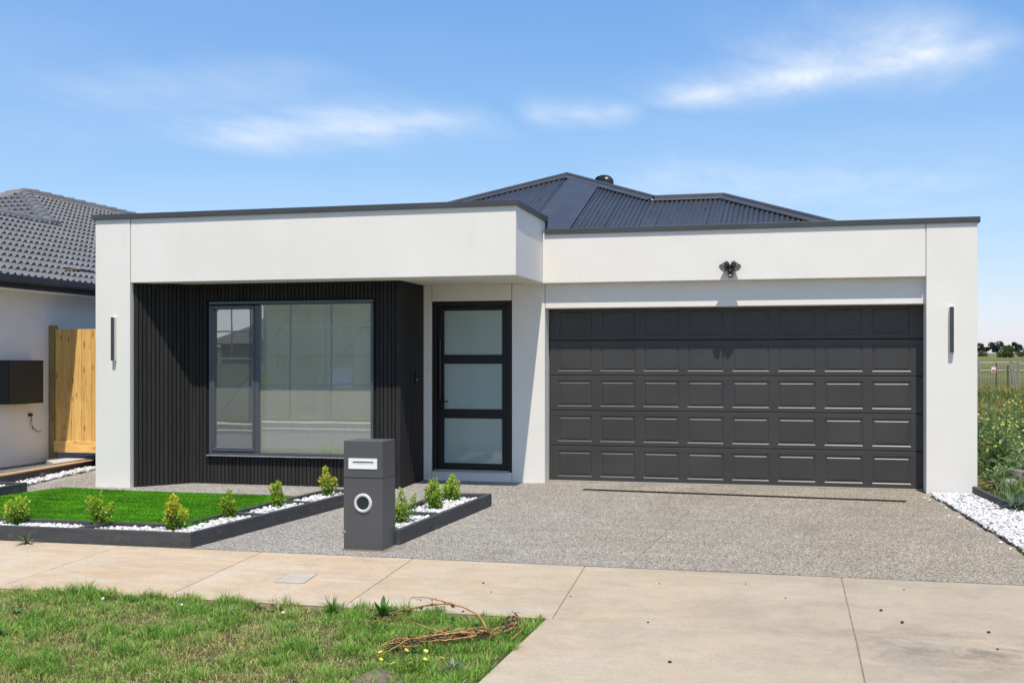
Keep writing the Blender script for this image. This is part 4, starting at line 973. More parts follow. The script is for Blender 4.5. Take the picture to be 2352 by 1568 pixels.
rotT = (0, math.atan(NT), 0); ca = math.cos(math.atan(NT)); sa = math.sin(math.atan(NT))
rest = MB(); cnt = 0; cand = []
for i in range(20):
    s_ = i * CO - 0.03; xx = XE - s_ * ca + .0; zz_ = ZE + s_ * sa
    if xx < AX + .15: break
    ymin = -2.9
    if xx < WXr: ymin = AY - (xx - AX)
    ymax = 15.3 - (XE - xx) * .62
    k0 = math.ceil(ymin / TW)
    y = k0 * TW + (TW * .0)
    while y < ymax: cand.append((xx, y, zz_)); y += TW
camv = Vector(cam.location)
def scr(p):
    a = math.radians(14.3); q = Vector(p) - camv; d = -math.sin(a) * q.x + math.cos(a) * q.y; r_ = math.cos(a) * q.x + math.sin(a) * q.y
    return 1176 + 2640 * r_ / d, 838 - 2640 * q.z / d
vis = [(p, scr(p)) for p in cand]
near = [p for p, (u, v) in vis if -30 < u < 232][:299]
nset = set(near)
for p in near:
    o = link('roof_tile', tme, None, nrf, Vector(p) - Vector(NB.location), (0, rotT[1] + random.uniform(-.006, .006), random.uniform(-.006, .006)))
Mr = Matrix.Rotation(rotT[1], 4, 'Y'); tv_ = [v.co.copy() for v in tme.vertices]; tf_ = [tuple(p.vertices) for p in tme.polygons]
for p in cand:
    if p in nset: continue
    T = Matrix.Translation(p) @ Mr; rest.add([tuple(T @ v) for v in tv_], tf_)
part('roof_tiles_beyond', rest, 'roof_tile', nrf)['kind'] = 'stuff'
# front hip tiles: same tile turned to face the street
cand2 = []
for i in range(9):
    yy = AY - 0.25 - i * CO * ca; zz_ = AZ - (AY - yy) * NT
    half = (AY - yy)
    x = AX - half
    while x < AX + half - .28: cand2.append((x, yy, zz_)); x += TW
for p in cand2:
    if len(near) + 1 > 299: break
    if p[2] < WZ - .02: continue
    o = link('roof_tile', tme, None, nrf, Vector(p) - Vector(NB.location)); o.rotation_euler = (Matrix.Rotation(-math.pi / 2, 3, 'Z') @ Matrix.Rotation(rotT[1], 3, 'Y')).to_euler(); 
# ridge and hip tiles
def ridge_tiles(p0, p1, w=0.13, L_=0.40):
    p0 = Vector(p0); p1 = Vector(p1); d = p1 - p0; n = max(1, int(d.length / L_)); t = d.normalized(); s_ = Vector((-t.y, t.x, 0)).normalized()
    for i in range(n):
        a = p0 + t * (i * d.length / n - .02); b = p0 + t * ((i + 1) * d.length / n + .03); mb = MB()
        for (q, up, ww) in ((a, .085, w), (b, .055, w * .85)):
            for (o_, h_) in ((-ww, -.045), (-ww * .75, up * .35), (-ww * .3, up), (ww * .3, up), (ww * .75, up * .35), (ww, -.045)): mb.v.append(tuple(q + s_ * o_ + Vector((0, 0, h_))))
        for k_ in range(5): mb.f.append((k_, k_ + 1, 7 + k_, 6 + k_))
        mb.f.append((5, 4, 3, 2, 1, 0)); mb.f.append((6, 7, 8, 9, 10, 11)); part('ridge_tile', mb, 'roof_tile', nrf)
zf = 0.035
ridge_tiles((AX, 12, AZ + zf), (AX, AY, AZ + zf)); hd_ = (WXr - AX)
ridge_tiles((WXr, AY - hd_, WZ + zf), (AX, AY, AZ + zf), 0.15, .36); ridge_tiles((AX - hd_, AY - hd_, WZ + zf), (AX, AY, AZ + zf), 0.15, .36)
ridge_tiles((WXr, AY - hd_ + .1, WZ + zf), (WXr, -1.9, WZ + zf))
mb = MB(); mb.tube([(AX + .12, AY + .1, AZ - .02), (AX + .12, 11.9, AZ - .02)], 0.03, 5); part('mortar_bed', mb, 'mortar_stain', nrf)
mb = MB(); mb.box(WXr - .15, WXr + .12, AY - hd_ - .1, AY - hd_ + .2, WZ - .02, WZ + .06); part('mortar_bed', mb, 'mortar_stain', nrf)
# offcut planks left on the tiles
for (a, b, mt, lb_) in (((-7.80, 0.10, 0), (-7.95, 0.75, 0), 'pine_cap', 'short pale timber offcut lying on the neighbouring roof tiles'), ((-7.98, 0.35, 0), (-8.0, 1.2, 0), 'white_metal', 'thin light metal strip lying on the neighbouring roof tiles')):
    mb = MB(); A_ = Vector((a[0], a[1], nz(a[0]) + .07)); B2 = Vector((b[0], b[1], nz(b[0]) + .07)); mb.beam(A_, B2, .05, 0, .02); o = link('offcut', mb.mesh('offcut'), mt); tag(o, lb_, 'offcut')
mbx = thing('meter_box', 'dark grey meter box mounted on the neighbouring rendered wall', 'meter box', (XN, -0.9, 1.03))
part('cabinet', MB().box(XN + .002, XN + 0.20, -1.36, -0.56, 1.04, 1.68), 'meter_paint', mbx, 0.006)
part('door', MB().box(XN + .2005, XN + 0.212, -1.34, -0.58, 1.06, 1.66), 'meter_paint', mbx, 0.004)
part('label', MB().box(XN + .12, XN + .195, -1.15, -0.9, 1.03, 1.039), 'sign_green', mbx)
cb_ = thing('loose_cable', 'short loose cable with white plug hanging from the neighbouring wall', 'cable', (XN, -0.6, 0.85))
part('wire', MB().tube([(XN, -0.62, 0.86), (XN + .04, -0.62, 0.82), (XN + .03, -0.60, 0.74), (XN + .03, -0.58, 0.66), (XN + .05, -.5, 0.60), (XN + .05, -0.42, 0.60)], 0.006, 6), 'clod', cb_)
part('plug', MB().box(XN + .015, XN + .05, -0.61, -0.57, 0.70, 0.76), 'white_metal', cb_, .004); part('bracket', MB().box(XN, XN + .03, -0.65, -0.58, 0.84, 0.88), 'clod', cb_)

# ---- timber gate
GYg = -0.12
gt = thing('timber_gate', 'new pine paling gate between the two houses', 'gate', (-7.0, GYg, 0.2))
part('post', MB().box(-7.90, -7.80, GYg - 0.05, GYg + 0.05, 0.10, 2.22), 'pine_post', gt, 0.006)
x = -7.79; i = 0
while x < -6.0:
    fr = i % 2 == 0; y0 = GYg - (0.030 if fr else 0.014)
    part('paling', MB().box(x, x + 0.105, y0, y0 + 0.0155, 0.43, 2.165 + random.uniform(-.006, .006)), 'pine_paling', gt, 0.002); x += 0.088; i += 1
part('rail', MB().box(-7.80, -5.98, GYg - 0.055, GYg - 0.032, 0.265, 0.44), 'pine_rail', gt, 0.004)
part('rail', MB().box(-7.80, -5.98, GYg + 0.0025, GYg + 0.04, 1.85, 1.95), 'pine_rail', gt)
part('rail', MB().box(-7.80, -5.98, GYg + 0.0025, GYg + 0.04, 0.6, 0.7), 'pine_rail', gt)
mb = MB(); mb.prism([(-7.80, -0.42), (-7.16, -1.05), (-7.26, -0.05), (-7.80, -0.05)], 0.12, 0.175); struct('gate_slab', mb, 'slab_concrete')

# ================================================================== DRIVEWAY DRAIN AND FOOTPATH DETAILS
dg = thing('strip_drain', 'long narrow black grated drain set in the driveway before the garage', 'drain', (2.6, -1.0, -0.03))
DA = Vector((0.62, -0.86, 0)); DB = Vector((4.62, -1.14, 0)); dd_ = (DB - DA).normalized(); dnn = Vector((-dd_.y, dd_.x, 0)); ln = (DB - DA).length
def dpt(s_, t, z): q = DA + dd_ * s_ + dnn * t; return (q.x, q.y, gz(q.y) + z)
mb = MB()
for (t0, t1, z) in ((0, 0.012, .006), (0.098, 0.11, .006)):
    mb.add([dpt(0, t0, -.02), dpt(ln, t0, -.02), dpt(ln, t1, -.02), dpt(0, t1, -.02), dpt(0, t0, z), dpt(ln, t0, z), dpt(ln, t1, z), dpt(0, t1, z)], [(4, 5, 6, 7), (0, 1, 5, 4), (2, 3, 7, 6)])
part('frame', mb, 'black_plastic', dg)
mb = MB(); mb.add([dpt(0, .012, .001), dpt(ln, .012, .001), dpt(ln, .098, .001), dpt(0, .098, .001)], [(0, 1, 2, 3)]); part('channel', mb, 'batten_back', dg)
mb = MB(); s_ = 0.0
while s_ < ln - .01:
    mb.add([dpt(s_, .012, .005), dpt(s_ + .008, .012, .005), dpt(s_ + .008, .098, .005), dpt(s_, .098, .005)], [(0, 1, 2, 3)]); s_ += 0.02
part('grate_bars', mb, 'black_plastic', dg)['kind'] = 'stuff'
pc = thing('access_cover', 'small square pale concrete access cover set in the footpath', 'access cover', (-0.68, -6.75, pz(-6.75)))
cq = [(-0.79, -6.95), (-0.54, -6.92), (-0.585, -6.56), (-0.83, -6.57)]
mb = MB(); mb.prism([(x, y, pz(y) - .02, pz(y) + .004) for x, y in cq], 0, 0); part('lid', mb, 'cover_concrete', pc)
mb = MB(); e_ = .006
for a, b in zip(cq, cq[1:] + cq[:1]): mb.beam((a[0], a[1], pz(a[1])), (b[0], b[1], pz(b[1])), -e_, -.01, .0035)
part('rim', mb, 'joint_dirt', pc)
clm = MB().add([(p[0], p[1], p[2] * .8) for p in IV * (1 + rng.uniform(-.2, .2, (12, 1)))], [tuple(f) for f in IF]).mesh('dirt_clod')
for (x, y, s_) in ((2.64, -8.56, .014), (3.98, -6.87, .014), (4.10, -7.21, .016), (4.64, -7.36, .014), (4.63, -7.79, .010), (2.98, -6.15, .008), (2.38, -7.60, .010), (1.69, -6.92, .008), (0.9, -6.6, .011), (1.05, -6.9, .008), (2.3, -6.3, .008), (3.3, -6.6, .008), (4.2, -6.1, .008)):
    o = link('dirt_clod', clm, 'clod', None, (x, y, pz(y) + s_ * .5)); o.scale = (s_ * 1.0, s_ * .8, s_ * .7); o.rotation_euler = (0, 0, random.uniform(0, 6))
    tag(o, 'small dark dirt clod lying on the concrete', 'dirt clod', 'dirt clods scattered on the concrete')

# ================================================================== NATURE STRIP PLANTS
SOIL = (0.97, -9.28, 0.15, 0.27)
n = 380000; px = rng.uniform(-7.0, 1.72, n); py = rng.uniform(-10.6, FP1 + 0.03, n)
edge = 1.66 + 0.06 * (py + 7.6) + 0.03 * np.sin(py * 11) + 0.02 * np.sin(py * 31)
nA_ = fbm(px * 1.0, py * 1.0, 1.9); nB_ = fbm(px + 20, py + 7, 6.5)
green = np.clip(0.62 + 0.6 * nA_ + 0.6 * nB_ + 0.35 * np.clip((px - 0.2), 0, 1) + 0.5 * np.clip((py + 8.2), 0, 0.6), 0, 1)
soil = ((px - SOIL[0]) / SOIL[2]) ** 2 + ((py - SOIL[1]) / SOIL[3]) ** 2
keep = (px < edge) & (rng.uniform(0, 1, n) < 0.35 + 0.65 * green) & ((soil > 0.7 + 1.1 * nB_) | (rng.uniform(0, 1, n) < .10)) & (py < FP1 + 0.02 * np.sin(px * 9) + .02 * nB_ + .01)
px, py, green = px[keep], py[keep], green[keep]; n = len(px); nBk = nB_[keep]
zz_ = np.array([vz(a, b) for a, b in zip(px, py)])
gcol = np.array([[0.195, 0.365, 0.055]]) * green[:, None] + np.array([[0.48, 0.44, 0.18]]) * (1 - green[:, None])
dry = rng.uniform(0, 1, n) < 0.10 + 0.35 * (1 - green)
gcol[dry] = np.array([[0.46, 0.36, 0.18]]); gcol *= rng.uniform(.55, 1.5, (n, 1))
hh = rng.uniform(.018, .050, n) * (0.6 + 0.75 * green); hh *= np.where(py > FP1 - .12, 1.3, 1.0) * (0.55 + 1.3 * np.clip(0.4 + nBk, 0, 1.2))
o = link('grass', grass_mesh('grass', np.stack([px, py, zz_ - .003], 1), hh, rng.uniform(.003, .006, n), 1.3, gcol * .75, gcol * 1.2), 'grass')
o['kind'] = 'stuff'; o['label'] = 'patchy green and straw-coloured grass on the nature strip'; o['category'] = 'grass'
mb = MB(); mb.v.append((SOIL[0], SOIL[1], vz(SOIL[0], SOIL[1]) + .010))
for q in (0.35, 0.7, 1.0, 1.25):
    for a in np.linspace(0, 2 * math.pi, 24, False):
        w_ = q * (1 + .16 * math.sin(3 * a + 1) + .08 * math.sin(7 * a)); xx = SOIL[0] + SOIL[2] * w_ * math.cos(a); yy = SOIL[1] + SOIL[3] * w_ * math.sin(a)
        mb.v.append((xx, yy, vz(xx, yy) + .010 - .016 * (q > 1.1) + .006 * mnoise.noise(Vector((xx * 25, yy * 25, 0)))))
for a in range(24): mb.f.append((0, 1 + a, 1 + (a + 1) % 24))
for r_ in range(3):
    for a in range(24): mb.f.append((1 + r_ * 24 + a, 25 + r_ * 24 + a, 25 + r_ * 24 + (a + 1) % 24, 1 + r_ * 24 + (a + 1) % 24))
struct('bare_soil', mb, 'bare_soil')
def leafy(name, label, cat, loc, leaves, mat='leaf', group=None):
    """leaves: (azimuth, elevation, length, width, droop, colour)"""
    t = thing(name, label, cat, loc, group); V = []; F = []; K_ = []
    for (a, e_, l_, w_, dr2, c_) in leaves:
        d = Vector((math.cos(a) * math.cos(e_), math.sin(a) * math.cos(e_), math.sin(e_))); s_ = Vector((-math.sin(a), math.cos(a), 0)); b = len(V)
        for i, (tt, wf_) in enumerate(((0, .15), (.25, .7), (.55, 1), (.82, .65), (1, .05))):
            p = d * l_ * tt - Vector((0, 0, dr2 * l_ * tt * tt)); K_ += [np.array(c_) * random.uniform(.85, 1.15)] * 2
            V += [tuple(p + s_ * w_ * wf_ * .5 + Vector((0, 0, .12 * w_))), tuple(p - s_ * w_ * wf_ * .5 + Vector((0, 0, .12 * w_)))]
        for i in range(4): F.append((b + 2 * i, b + 2 * i + 1, b + 2 * i + 3, b + 2 * i + 2))
    link('leaves', npmesh('leaves', np.array(V), np.array(F), np.array(K_)), mat, t); return t
R = random.uniform
leafy('dock_weed', 'broad-leaved green dock weed at the edge of the footpath grass', 'weed', (0.47, -7.78, -0.22),
      [(R(0, 6.28), R(.5, 1.35), R(.09, .17), R(.035, .05), R(0, .35), (.10, .24, .04)) for _ in range(16)])
leafy('grass_tuft', 'tall dark grass tuft spilling over the footpath edge', 'grass tuft', (0.09, -7.80, -0.22),
      [(R(0, 6.28), R(.6, 1.4), R(.10, .22), R(.004, .008), R(.1, .9), (.10 * R(.8, 1.3), .22 * R(.8, 1.3), .035)) for _ in range(170)], 'grass')
leafy('clover_weed', 'low bright green clover weed growing in the verge grass', 'weed', (1.27, -8.28, -0.21),
      [(R(0, 6.28), R(.2, 1.1), R(.03, .09), R(.02, .035), R(0, .5), (.07, .20, .03)) for _ in range(60)])
leafy('grey_thistle', 'grey-green thistle rosette beside the yellow daisies', 'weed', (1.40, -9.05, -0.22),
      [(R(0, 6.28), R(.1, 1.0), R(.05, .13), R(.010, .018), R(0, .5), (.15, .22, .13)) for _ in range(60)])
leafy('small_thistle', 'small pale ferny thistle against the charcoal sleeper and footpath', 'weed', (-4.02, -5.80, -0.16),
      [(R(0, 6.28), R(.05, 1.45), R(.08, .19), R(.010, .024), R(.1, .5), (.20, .25, .12)) for _ in range(46)])
for (x, y) in ((0.86, -8.62), (1.05, -8.70), (-0.55, -7.74), (-0.38, -7.72), (0.0, -8.3), (-1.6, -7.72), (-2.2, -8.3), (-2.9, -7.70), (0.75, -7.74), (1.0, -7.78), (1.2, -7.86), (-0.9, -8.6), (0.4, -8.75), (-1.9, -8.9), (-2.6, -8.6)):
    leafy('low_weed', 'low green broadleaf weed tucked into the verge grass', 'weed', (x, y, -0.225), [(R(0, 6.28), R(.1, 1.0), R(.04, .09), R(.012, .026), R(0, .5), (.11, .23, .05)) for _ in range(26)], group='low weeds in the verge grass')
# yellow daisies, each with petals and a centre
pet = MB()
for i in range(11):
    a = 2 * math.pi * i / 11; d = Vector((math.cos(a), math.sin(a), 0)); s_ = Vector((-d.y, d.x, 0)); b = len(pet.v)
    pet.v += [tuple(d * .12), tuple(d * .6 + s_ * .20 + Vector((0, 0, .12))), tuple(d * 1.0 + Vector((0, 0, .10))), tuple(d * .6 - s_ * .20 + Vector((0, 0, .12)))]; pet.f.append((b, b + 1, b + 2, b + 3))
pme = pet.mesh('petals'); vary('petal_yellow', (.62, .60, .06), (.72, .68, .12), 9, .6, .2); vary('flower_centre', (.45, .30, .02), (.5, .35, .04), 9, .8, .1)
pme.materials.append(M['petal_yellow']); cme = MB().lathe([(.3, 0), (.28, .12), (.1, .18)], 10).mesh('centre'); cme.materials.append(M['flower_centre'])
sme = MB().tube([(0, 0, 0), (.15, .1, -2.4)], .05, 5).mesh('stalk'); vary('stalk_green', (.08, .16, .04), (.10, .2, .05), 9, .7, .2); sme.materials.append(M['stalk_green'])
for (x, y) in ((1.10, -8.72), (1.16, -8.84), (0.98, -8.92), (1.04, -8.86), (1.12, -9.02), (1.22, -9.03), (0.97, -9.12), (1.06, -9.16), (1.16, -9.12), (1.30, -8.95), (0.92, -9.0)):
    t = thing('daisy', 'yellow daisy flower open in the verge grass', 'flower', (x, y, -0.165 + R(-.01, .02)), 'yellow daisies beside the dry weed')
    s_ = R(.013, .019); ang = (R(.2, .7), R(-.3, .3), R(0, 6))
    for nm, me in (('petals', pme), ('centre', cme), ('stalk', sme)):
        o = link(nm, me, None, t); o.scale = (s_, s_, s_); o.rotation_euler = ang if nm != 'stalk' else (0, 0, ang[2])
# small pale scraps in the grass
for (x, y) in ((-1.05, -7.95), (-0.62, -7.98), (-0.20, -8.02), (-1.75, -7.9)):
    mb = MB().add([(p[0] * .018, p[1] * .010, p[2] * .006) for p in IV], [tuple(f) for f in IF]); o = link('paper_scrap', mb.mesh('paper_scrap'), 'sign_white', None, (x, y, -0.17)); o.rotation_euler = (R(-.4, .4), R(-.4, .4), R(0, 6))
    tag(o, 'tiny pale scrap lying in the verge grass', 'scrap', 'pale scraps in the grass')
# uprooted dry weed: arching stem plus a bundle of flat stems
dw = thing('dry_weed', 'uprooted dry brown weed with arching stem lying on the grass', 'dry weed', (1.2, -8.2, -0.2))
def curve(pts, n=18):
    pts = [Vector(p) for p in pts]; out_ = []
    for i in range(n + 1):
        t = i / n * (len(pts) - 1); k_ = min(int(t), len(pts) - 2); f = t - k_
        p0 = pts[max(k_ - 1, 0)]; p1 = pts[k_]; p2 = pts[k_ + 1]; p3 = pts[min(k_ + 2, len(pts) - 1)]
        out_.append(0.5 * ((2 * p1) + (p2 - p0) * f + (2 * p0 - 5 * p1 + 4 * p2 - p3) * f * f + (3 * p1 - p0 - 3 * p2 + p3) * f ** 3))
    return out_
CUR = []
def stem(pts, r0, r1, n=18):
    c_ = curve([(p[0], p[1], -.2 + (p[2] + .2) * (.56 if p[2] > -.12 else 1.0)) for p in pts], n); CUR.append(c_); return part('stem', MB().tube([p + Vector((R(-.004, .004), R(-.004, .004), R(-.003, .003))) for p in c_], [r0 + (r1 - r0) * i / n for i in range(n + 1)], 6), 'dry_stem', dw)
E3 = lambda u, d, z: None
stem([(1.40, -8.26, -.19), (1.36, -8.20, -.08), (1.28, -8.14, .03), (1.12, -8.06, .08), (0.95, -8.0, .06), (0.74, -7.98, -.02), (0.60, -7.98, -.10)], .0085, .003)
stem([(1.14, -8.06, .08), (1.0, -8.05, .12), (0.90, -8.04, .15), (0.80, -8.03, .14), (0.76, -8.03, .10)], .006, .002)
stem([(0.96, -8.0, .06), (0.82, -7.96, .0), (0.70, -7.97, -.07), (0.62, -7.99, -.11)], .006, .002)
stem([(1.42, -8.28, -.16), (1.28, -8.40, -.145), (1.12, -8.55, -.14), (0.95, -8.68, -.15), (0.86, -8.80, -.16)], .009, .004)
stem([(1.40, -8.30, -.15), (1.26, -8.36, -.13), (1.10, -8.50, -.15), (0.98, -8.62, -.13)], .007, .002)
stem([(1.36, -8.40, -.16), (1.22, -8.55, -.16), (1.05, -8.65, -.16)], .008, .003)
stem([(1.16, -8.42, -.16), (1.04, -8.34, -.15), (0.94, -8.28, -.14), (0.86, -8.26, -.13)], .007, .003)
stem([(0.98, -8.66, -.14), (0.92, -8.74, -.13), (0.84, -8.86, -.17)], .006, .002); stem([(1.0, -8.7, -.13), (0.95, -8.86, -.16), (0.88, -8.96, -.19)], .005, .002)
stem([(1.50, -8.18, -.17), (1.54, -8.08, -.10), (1.52, -8.0, -.05), (1.47, -7.98, -.05)], .006, .002); stem([(1.42, -8.24, -.16), (1.50, -8.16, -.14), (1.55, -8.08, -.07)], .006, .002)
stem([(1.66 - .1, -8.28, -.20), (1.60, -8.20, -.17), (1.61, -8.12, -.15)], .004, .002)
V = []; F = []
for i in range(900):
    if i < 640: t = R(0, 1) ** 1.1; c_ = Vector((1.44, -8.24, -.17)).lerp(Vector((0.92, -8.72, -.165)), t) + Vector((R(-.07, .07), R(-.07, .07), R(-.015, .03)))
    elif i < 740: c_ = Vector((1.52, -8.12, -.12)) + Vector((R(-.05, .05), R(-.10, .10), R(-.06, .05)))
    elif i < 800: c_ = random.choice(CUR[random.randrange(3)][4:]) + Vector((R(-.012, .012), R(-.008, .008), R(-.025, .004)))
    else: c_ = Vector((0.55, -8.1, -.19)) + Vector((R(-.1, .1), R(-.12, .12), R(0, .03)))
    d = Vector((R(-1, 1), R(-1, 1), R(-1, .4))).normalized(); s_ = d.cross(Vector((R(-1, 1), R(-1, 1), R(-1, 1)))).normalized(); l_ = R(.012, .042); b = len(V)
    V += [tuple(c_), tuple(c_ + d * l_ * .5 + s_ * l_ * .22), tuple(c_ + d * l_), tuple(c_ + d * l_ * .5 - s_ * l_ * .2 + Vector((0, 0, .004)))]; F.append((b, b + 1, b + 2, b + 3))
part('dead_leaves', MB().add(V, F), 'dry_leaf', dw)
tw = MB()
for i in range(46):
    t = R(0, 1); c_ = Vector((1.46, -8.22, -.17)).lerp(Vector((0.90, -8.74, -.165)), t) + Vector((R(-.06, .06), R(-.07, .07), R(-.01, .03))); d = Vector((R(-1, 1), R(-1, .6), R(-.25, .35))).normalized() * R(.05, .16)
    tw.tube([c_, c_ + d * .5 + Vector((R(-.02, .02), R(-.02, .02), R(-.01, .02))), c_ + d], [.0035, .0028, .0015], 4)
part('twigs', tw, 'dry_stem', dw)['kind'] = 'stuff'

# ================================================================== VACANT LOT ON THE RIGHT
def lz(x, y): return terr(x, y)
n = 60000
px = rng.uniform(5.56, 9.5, n); py = -1.5 + 22.0 * rng.uniform(0, 1, n) ** 1.3
k_ = (px < 6.6 + (py + 2) * .22) & (px > 5.60 + 0.06 * np.clip(-py, 0, 2)); px, py = px[k_], py[k_]; n = len(px)
pz_ = np.array([lz(a, b) for a, b in zip(px, py)]); na = fbm(px, py, .5)
mixf = np.clip(.45 + na * .9 + (py - 7) * .04, 0, 1)[:, None]
base_c = np.array([[.16, .24, .08]]) * (1 - mixf) + np.array([[.40, .32, .10]]) * mixf
hh = rng.uniform(.08, .30, n) * (1 + .6 * np.clip(py / 12, 0, 1))
o = link('lot_grass', grass_mesh('lot_grass', np.stack([px, py, pz_ - .01], 1), hh, rng.uniform(.008, .018, n), .8, base_c * .75, base_c * 1.25), 'grass'); o['kind'] = 'stuff'
o['label'] = 'rank green and golden grass covering the vacant lot'; o['category'] = 'grass'
n = 26000; d_ = rng.uniform(20, 75, n); aa = rng.uniform(-.30, .45, n)
px = 3.44 + d_ * (aa + .19); py = -15.6 + d_ * .975; k_ = (px > 6.2); px, py = px[k_], py[k_]; n = len(px)
pz_ = np.array([lz(a, b) for a, b in zip(px, py)]); na = fbm(px, py, .12); mixf = np.clip(.5 + na * 1.2, 0, 1)[:, None]
base_c = np.array([[.14, .17, .05]]) * (1 - mixf) + np.array([[.33, .25, .06]]) * mixf
o = link('meadow', grass_mesh('meadow', np.stack([px, py, pz_ - .02], 1), rng.uniform(.2, .5, n), rng.uniform(.03, .06, n), .7, base_c * .8, base_c * 1.2), 'grass'); o['kind'] = 'stuff'
o['label'] = 'distant golden meadow running up to the wire fence'; o['category'] = 'grass'
def big_weed(x, y, h, label, seed, flowers=True, grey=0.5, nst=9, spread=.35):
    r = np.random.default_rng(seed); z = lz(x, y); t = thing('tall_weed', label, 'weed', (x, y, z), 'tall weeds on the vacant lot')
    sm = MB(); V = []; F = []; K_ = []; fl_ = MB()
    for i in range(nst):
        a = r.uniform(0, 6.28); rr = spread * r.uniform(.2, 1); hh = h * r.uniform(.6, 1); top = Vector((x + math.cos(a) * rr, y + math.sin(a) * rr, z + hh)); b0 = Vector((x + math.cos(a) * .05, y + math.sin(a) * .05, z - .03))
        sm.tube([b0, b0.lerp(top, .5) + Vector((math.cos(a), math.sin(a), 0)) * .04, top], [.010, .007, .003], 5)
        for j in range(22):
            q = r.uniform(.05, 1); p = b0.lerp(top, q); aa = r.uniform(0, 6.28); e_ = r.uniform(-.1, 1.0); d = Vector((math.cos(aa) * math.cos(e_), math.sin(aa) * math.cos(e_), math.sin(e_))); s_ = Vector((-math.sin(aa), math.cos(aa), 0))
            ll = r.uniform(.10, .26) * (1.25 - .7 * q); ww = ll * .26; b = len(V); K0 = np.array((.13, .21, .06)) * (1 - grey) + np.array((.27, .33, .20)) * grey; K0 = K0 * r.uniform(.75, 1.6)
            V += [tuple(p), tuple(p + d * ll * .5 + s_ * ww * .5), tuple(p + d * ll - Vector((0, 0, ll * .25))), tuple(p + d * ll * .5 - s_ * ww * .5)]; F.append((b, b + 1, b + 2, b + 3)); K_ += [K0] * 4
        if flowers:
            for j in range(4):
                c_ = top + Vector(r.normal(0, .05, 3)) - Vector((0, 0, r.uniform(0, .22))); s2 = r.uniform(.010, .019); fl_.add([tuple(Vector(q) * s2 + c_) for q in IV], [tuple(f) for f in IF])
    part('stem', sm, 'stalk_green', t); o = link('leaves', npmesh('leaves', np.array(V), np.array(F), np.array(K_)), 'leaf', t); o.location = -Vector(t.location)
    if flowers: part('flowers', fl_, 'petal_yellow', t)['kind'] = 'stuff'
vary('petal_yellow2', (.5, .4, .03), (.6, .5, .05), 9)
big_weed(5.95, 1.35, .95, 'leafy wild mustard full of yellow flowers beside the pillar', 1, True, .3, 13, .36)
big_weed(6.35, 1.9, .85, 'grey-green thistle bush behind the mustard flowers', 2, False, .8, 12, .40)
big_weed(6.15, 3.6, 1.30, 'tall pale thistle with upright bristly heads behind the mustard', 3, False, .6, 14, .45)
big_weed(6.75, 3.2, 1.05, 'tall thistle with a few yellow blooms near the rocks', 4, True, .6, 10, .45)
big_weed(6.05, .35, .45, 'low grassy weed clump at the foot of the pillar', 5, False, .4, 12, .30)
big_weed(6.5, .9, .55, 'mid-height grey weed clump above the rocks', 6, False, .7, 12, .38)
big_weed(5.82, -0.05, .32, 'straggly green weed among the straw at the pillar foot', 9, False, .5, 10, .18)
big_weed(6.45, -0.1, .60, 'pale leafy weed standing behind the rubble heap', 10, False, .7, 12, .32)
big_weed(7.2, 5.6, 1.25, 'pale green seeding weed further back in the lot', 7, False, .1, 12, .6)
big_weed(6.6, 6.4, 1.15, 'golden seeding weed further back behind the tall thistle', 8, False, .0, 12, .6)
leafy('strappy_plant', 'silvery green strap-leaved plant sprawling over the pebbles', 'plant', (5.76, -1.62, -0.03), [(R(0, 6.28), R(.15, 1.1), R(.22, .42), R(.012, .022), R(.2, .7), (.15, .21, .15)) for _ in range(170)])
leafy('strappy_plant', 'smaller silvery strap-leaved plant at the outer edge of the pebbles', 'plant', (5.88, -2.55, -0.05), [(R(0, 6.28), R(.15, 1.1), R(.15, .30), R(.010, .018), R(.2, .7), (.14, .21, .14)) for _ in range(90)])
def rock(x, y, z, s, label, mat, seed):
    r = np.random.default_rng(seed); iv = []; fs = []
    # one subdivision of the icosahedron, then flattened facets
    V_ = [Vector(p) for p in IV]; mid = {}; F_ = []
    def md(a, b):
        k2 = (min(a, b), max(a, b))
        if k2 not in mid: V_.append(((V_[a] + V_[b]) / 2).normalized()); mid[k2] = len(V_) - 1
        return mid[k2]
    for a, b, c_ in IF: ab, bc, ca_ = md(a, b), md(b, c_), md(c_, a); F_ += [(a, ab, ca_), (b, bc, ab), (c_, ca_, bc), (ab, bc, ca_)]
    cuts = [(Vector(r.normal(0, 1, 3)).normalized(), r.uniform(.42, .75)) for _ in range(11)]
    for p in V_:
        for nn, d in cuts:
            k2 = p.dot(nn)
            if k2 > d: p -= nn * (k2 - d)
    mb = MB().add([(p.x * s[0] + x, p.y * s[1] + y, p.z * s[2] + z) for p in V_], F_)
    o = link('rock', mb.mesh('rock'), mat); b = o.modifiers.new('bevel', 'BEVEL'); b.width = .012; b.segments = 2; tag(o, label, 'rock', 'rocks on the vacant lot'); return o
rock(6.10, .05, .20, (.26, .20, .14), 'long dark grey rock at the top of the rubble heap', 'rock', 1)
rock(5.92, -.30, .12, (.14, .12, .13), 'upright grey rock leaning in the rubble heap', 'rock', 2)
rock(6.28, -.28, .17, (.15, .12, .10), 'rounded pale grey rock beside the rubble heap', 'rock_pale', 3)
rock(5.84, -.62, .05, (.20, .14, .07), 'flat low rock in the soil behind the edging sleeper', 'rock', 4)
rock(6.02, -.95, .06, (.12, .10, .07), 'pinkish rock beside the blue packet', 'rock_pale', 5)
rock(6.22, -1.25, .10, (.17, .14, .11), 'pale sandy rock behind the strap-leaved plant', 'rock_pale', 6)
rock(6.12, -.55, .08, (.16, .14, .08), 'dark brown clay lump in the rubble heap', 'rock', 7)
pk = thing('packet', 'crumpled blue and white packet lying among the rocks', 'packet', (6.12, -1.0, .13))
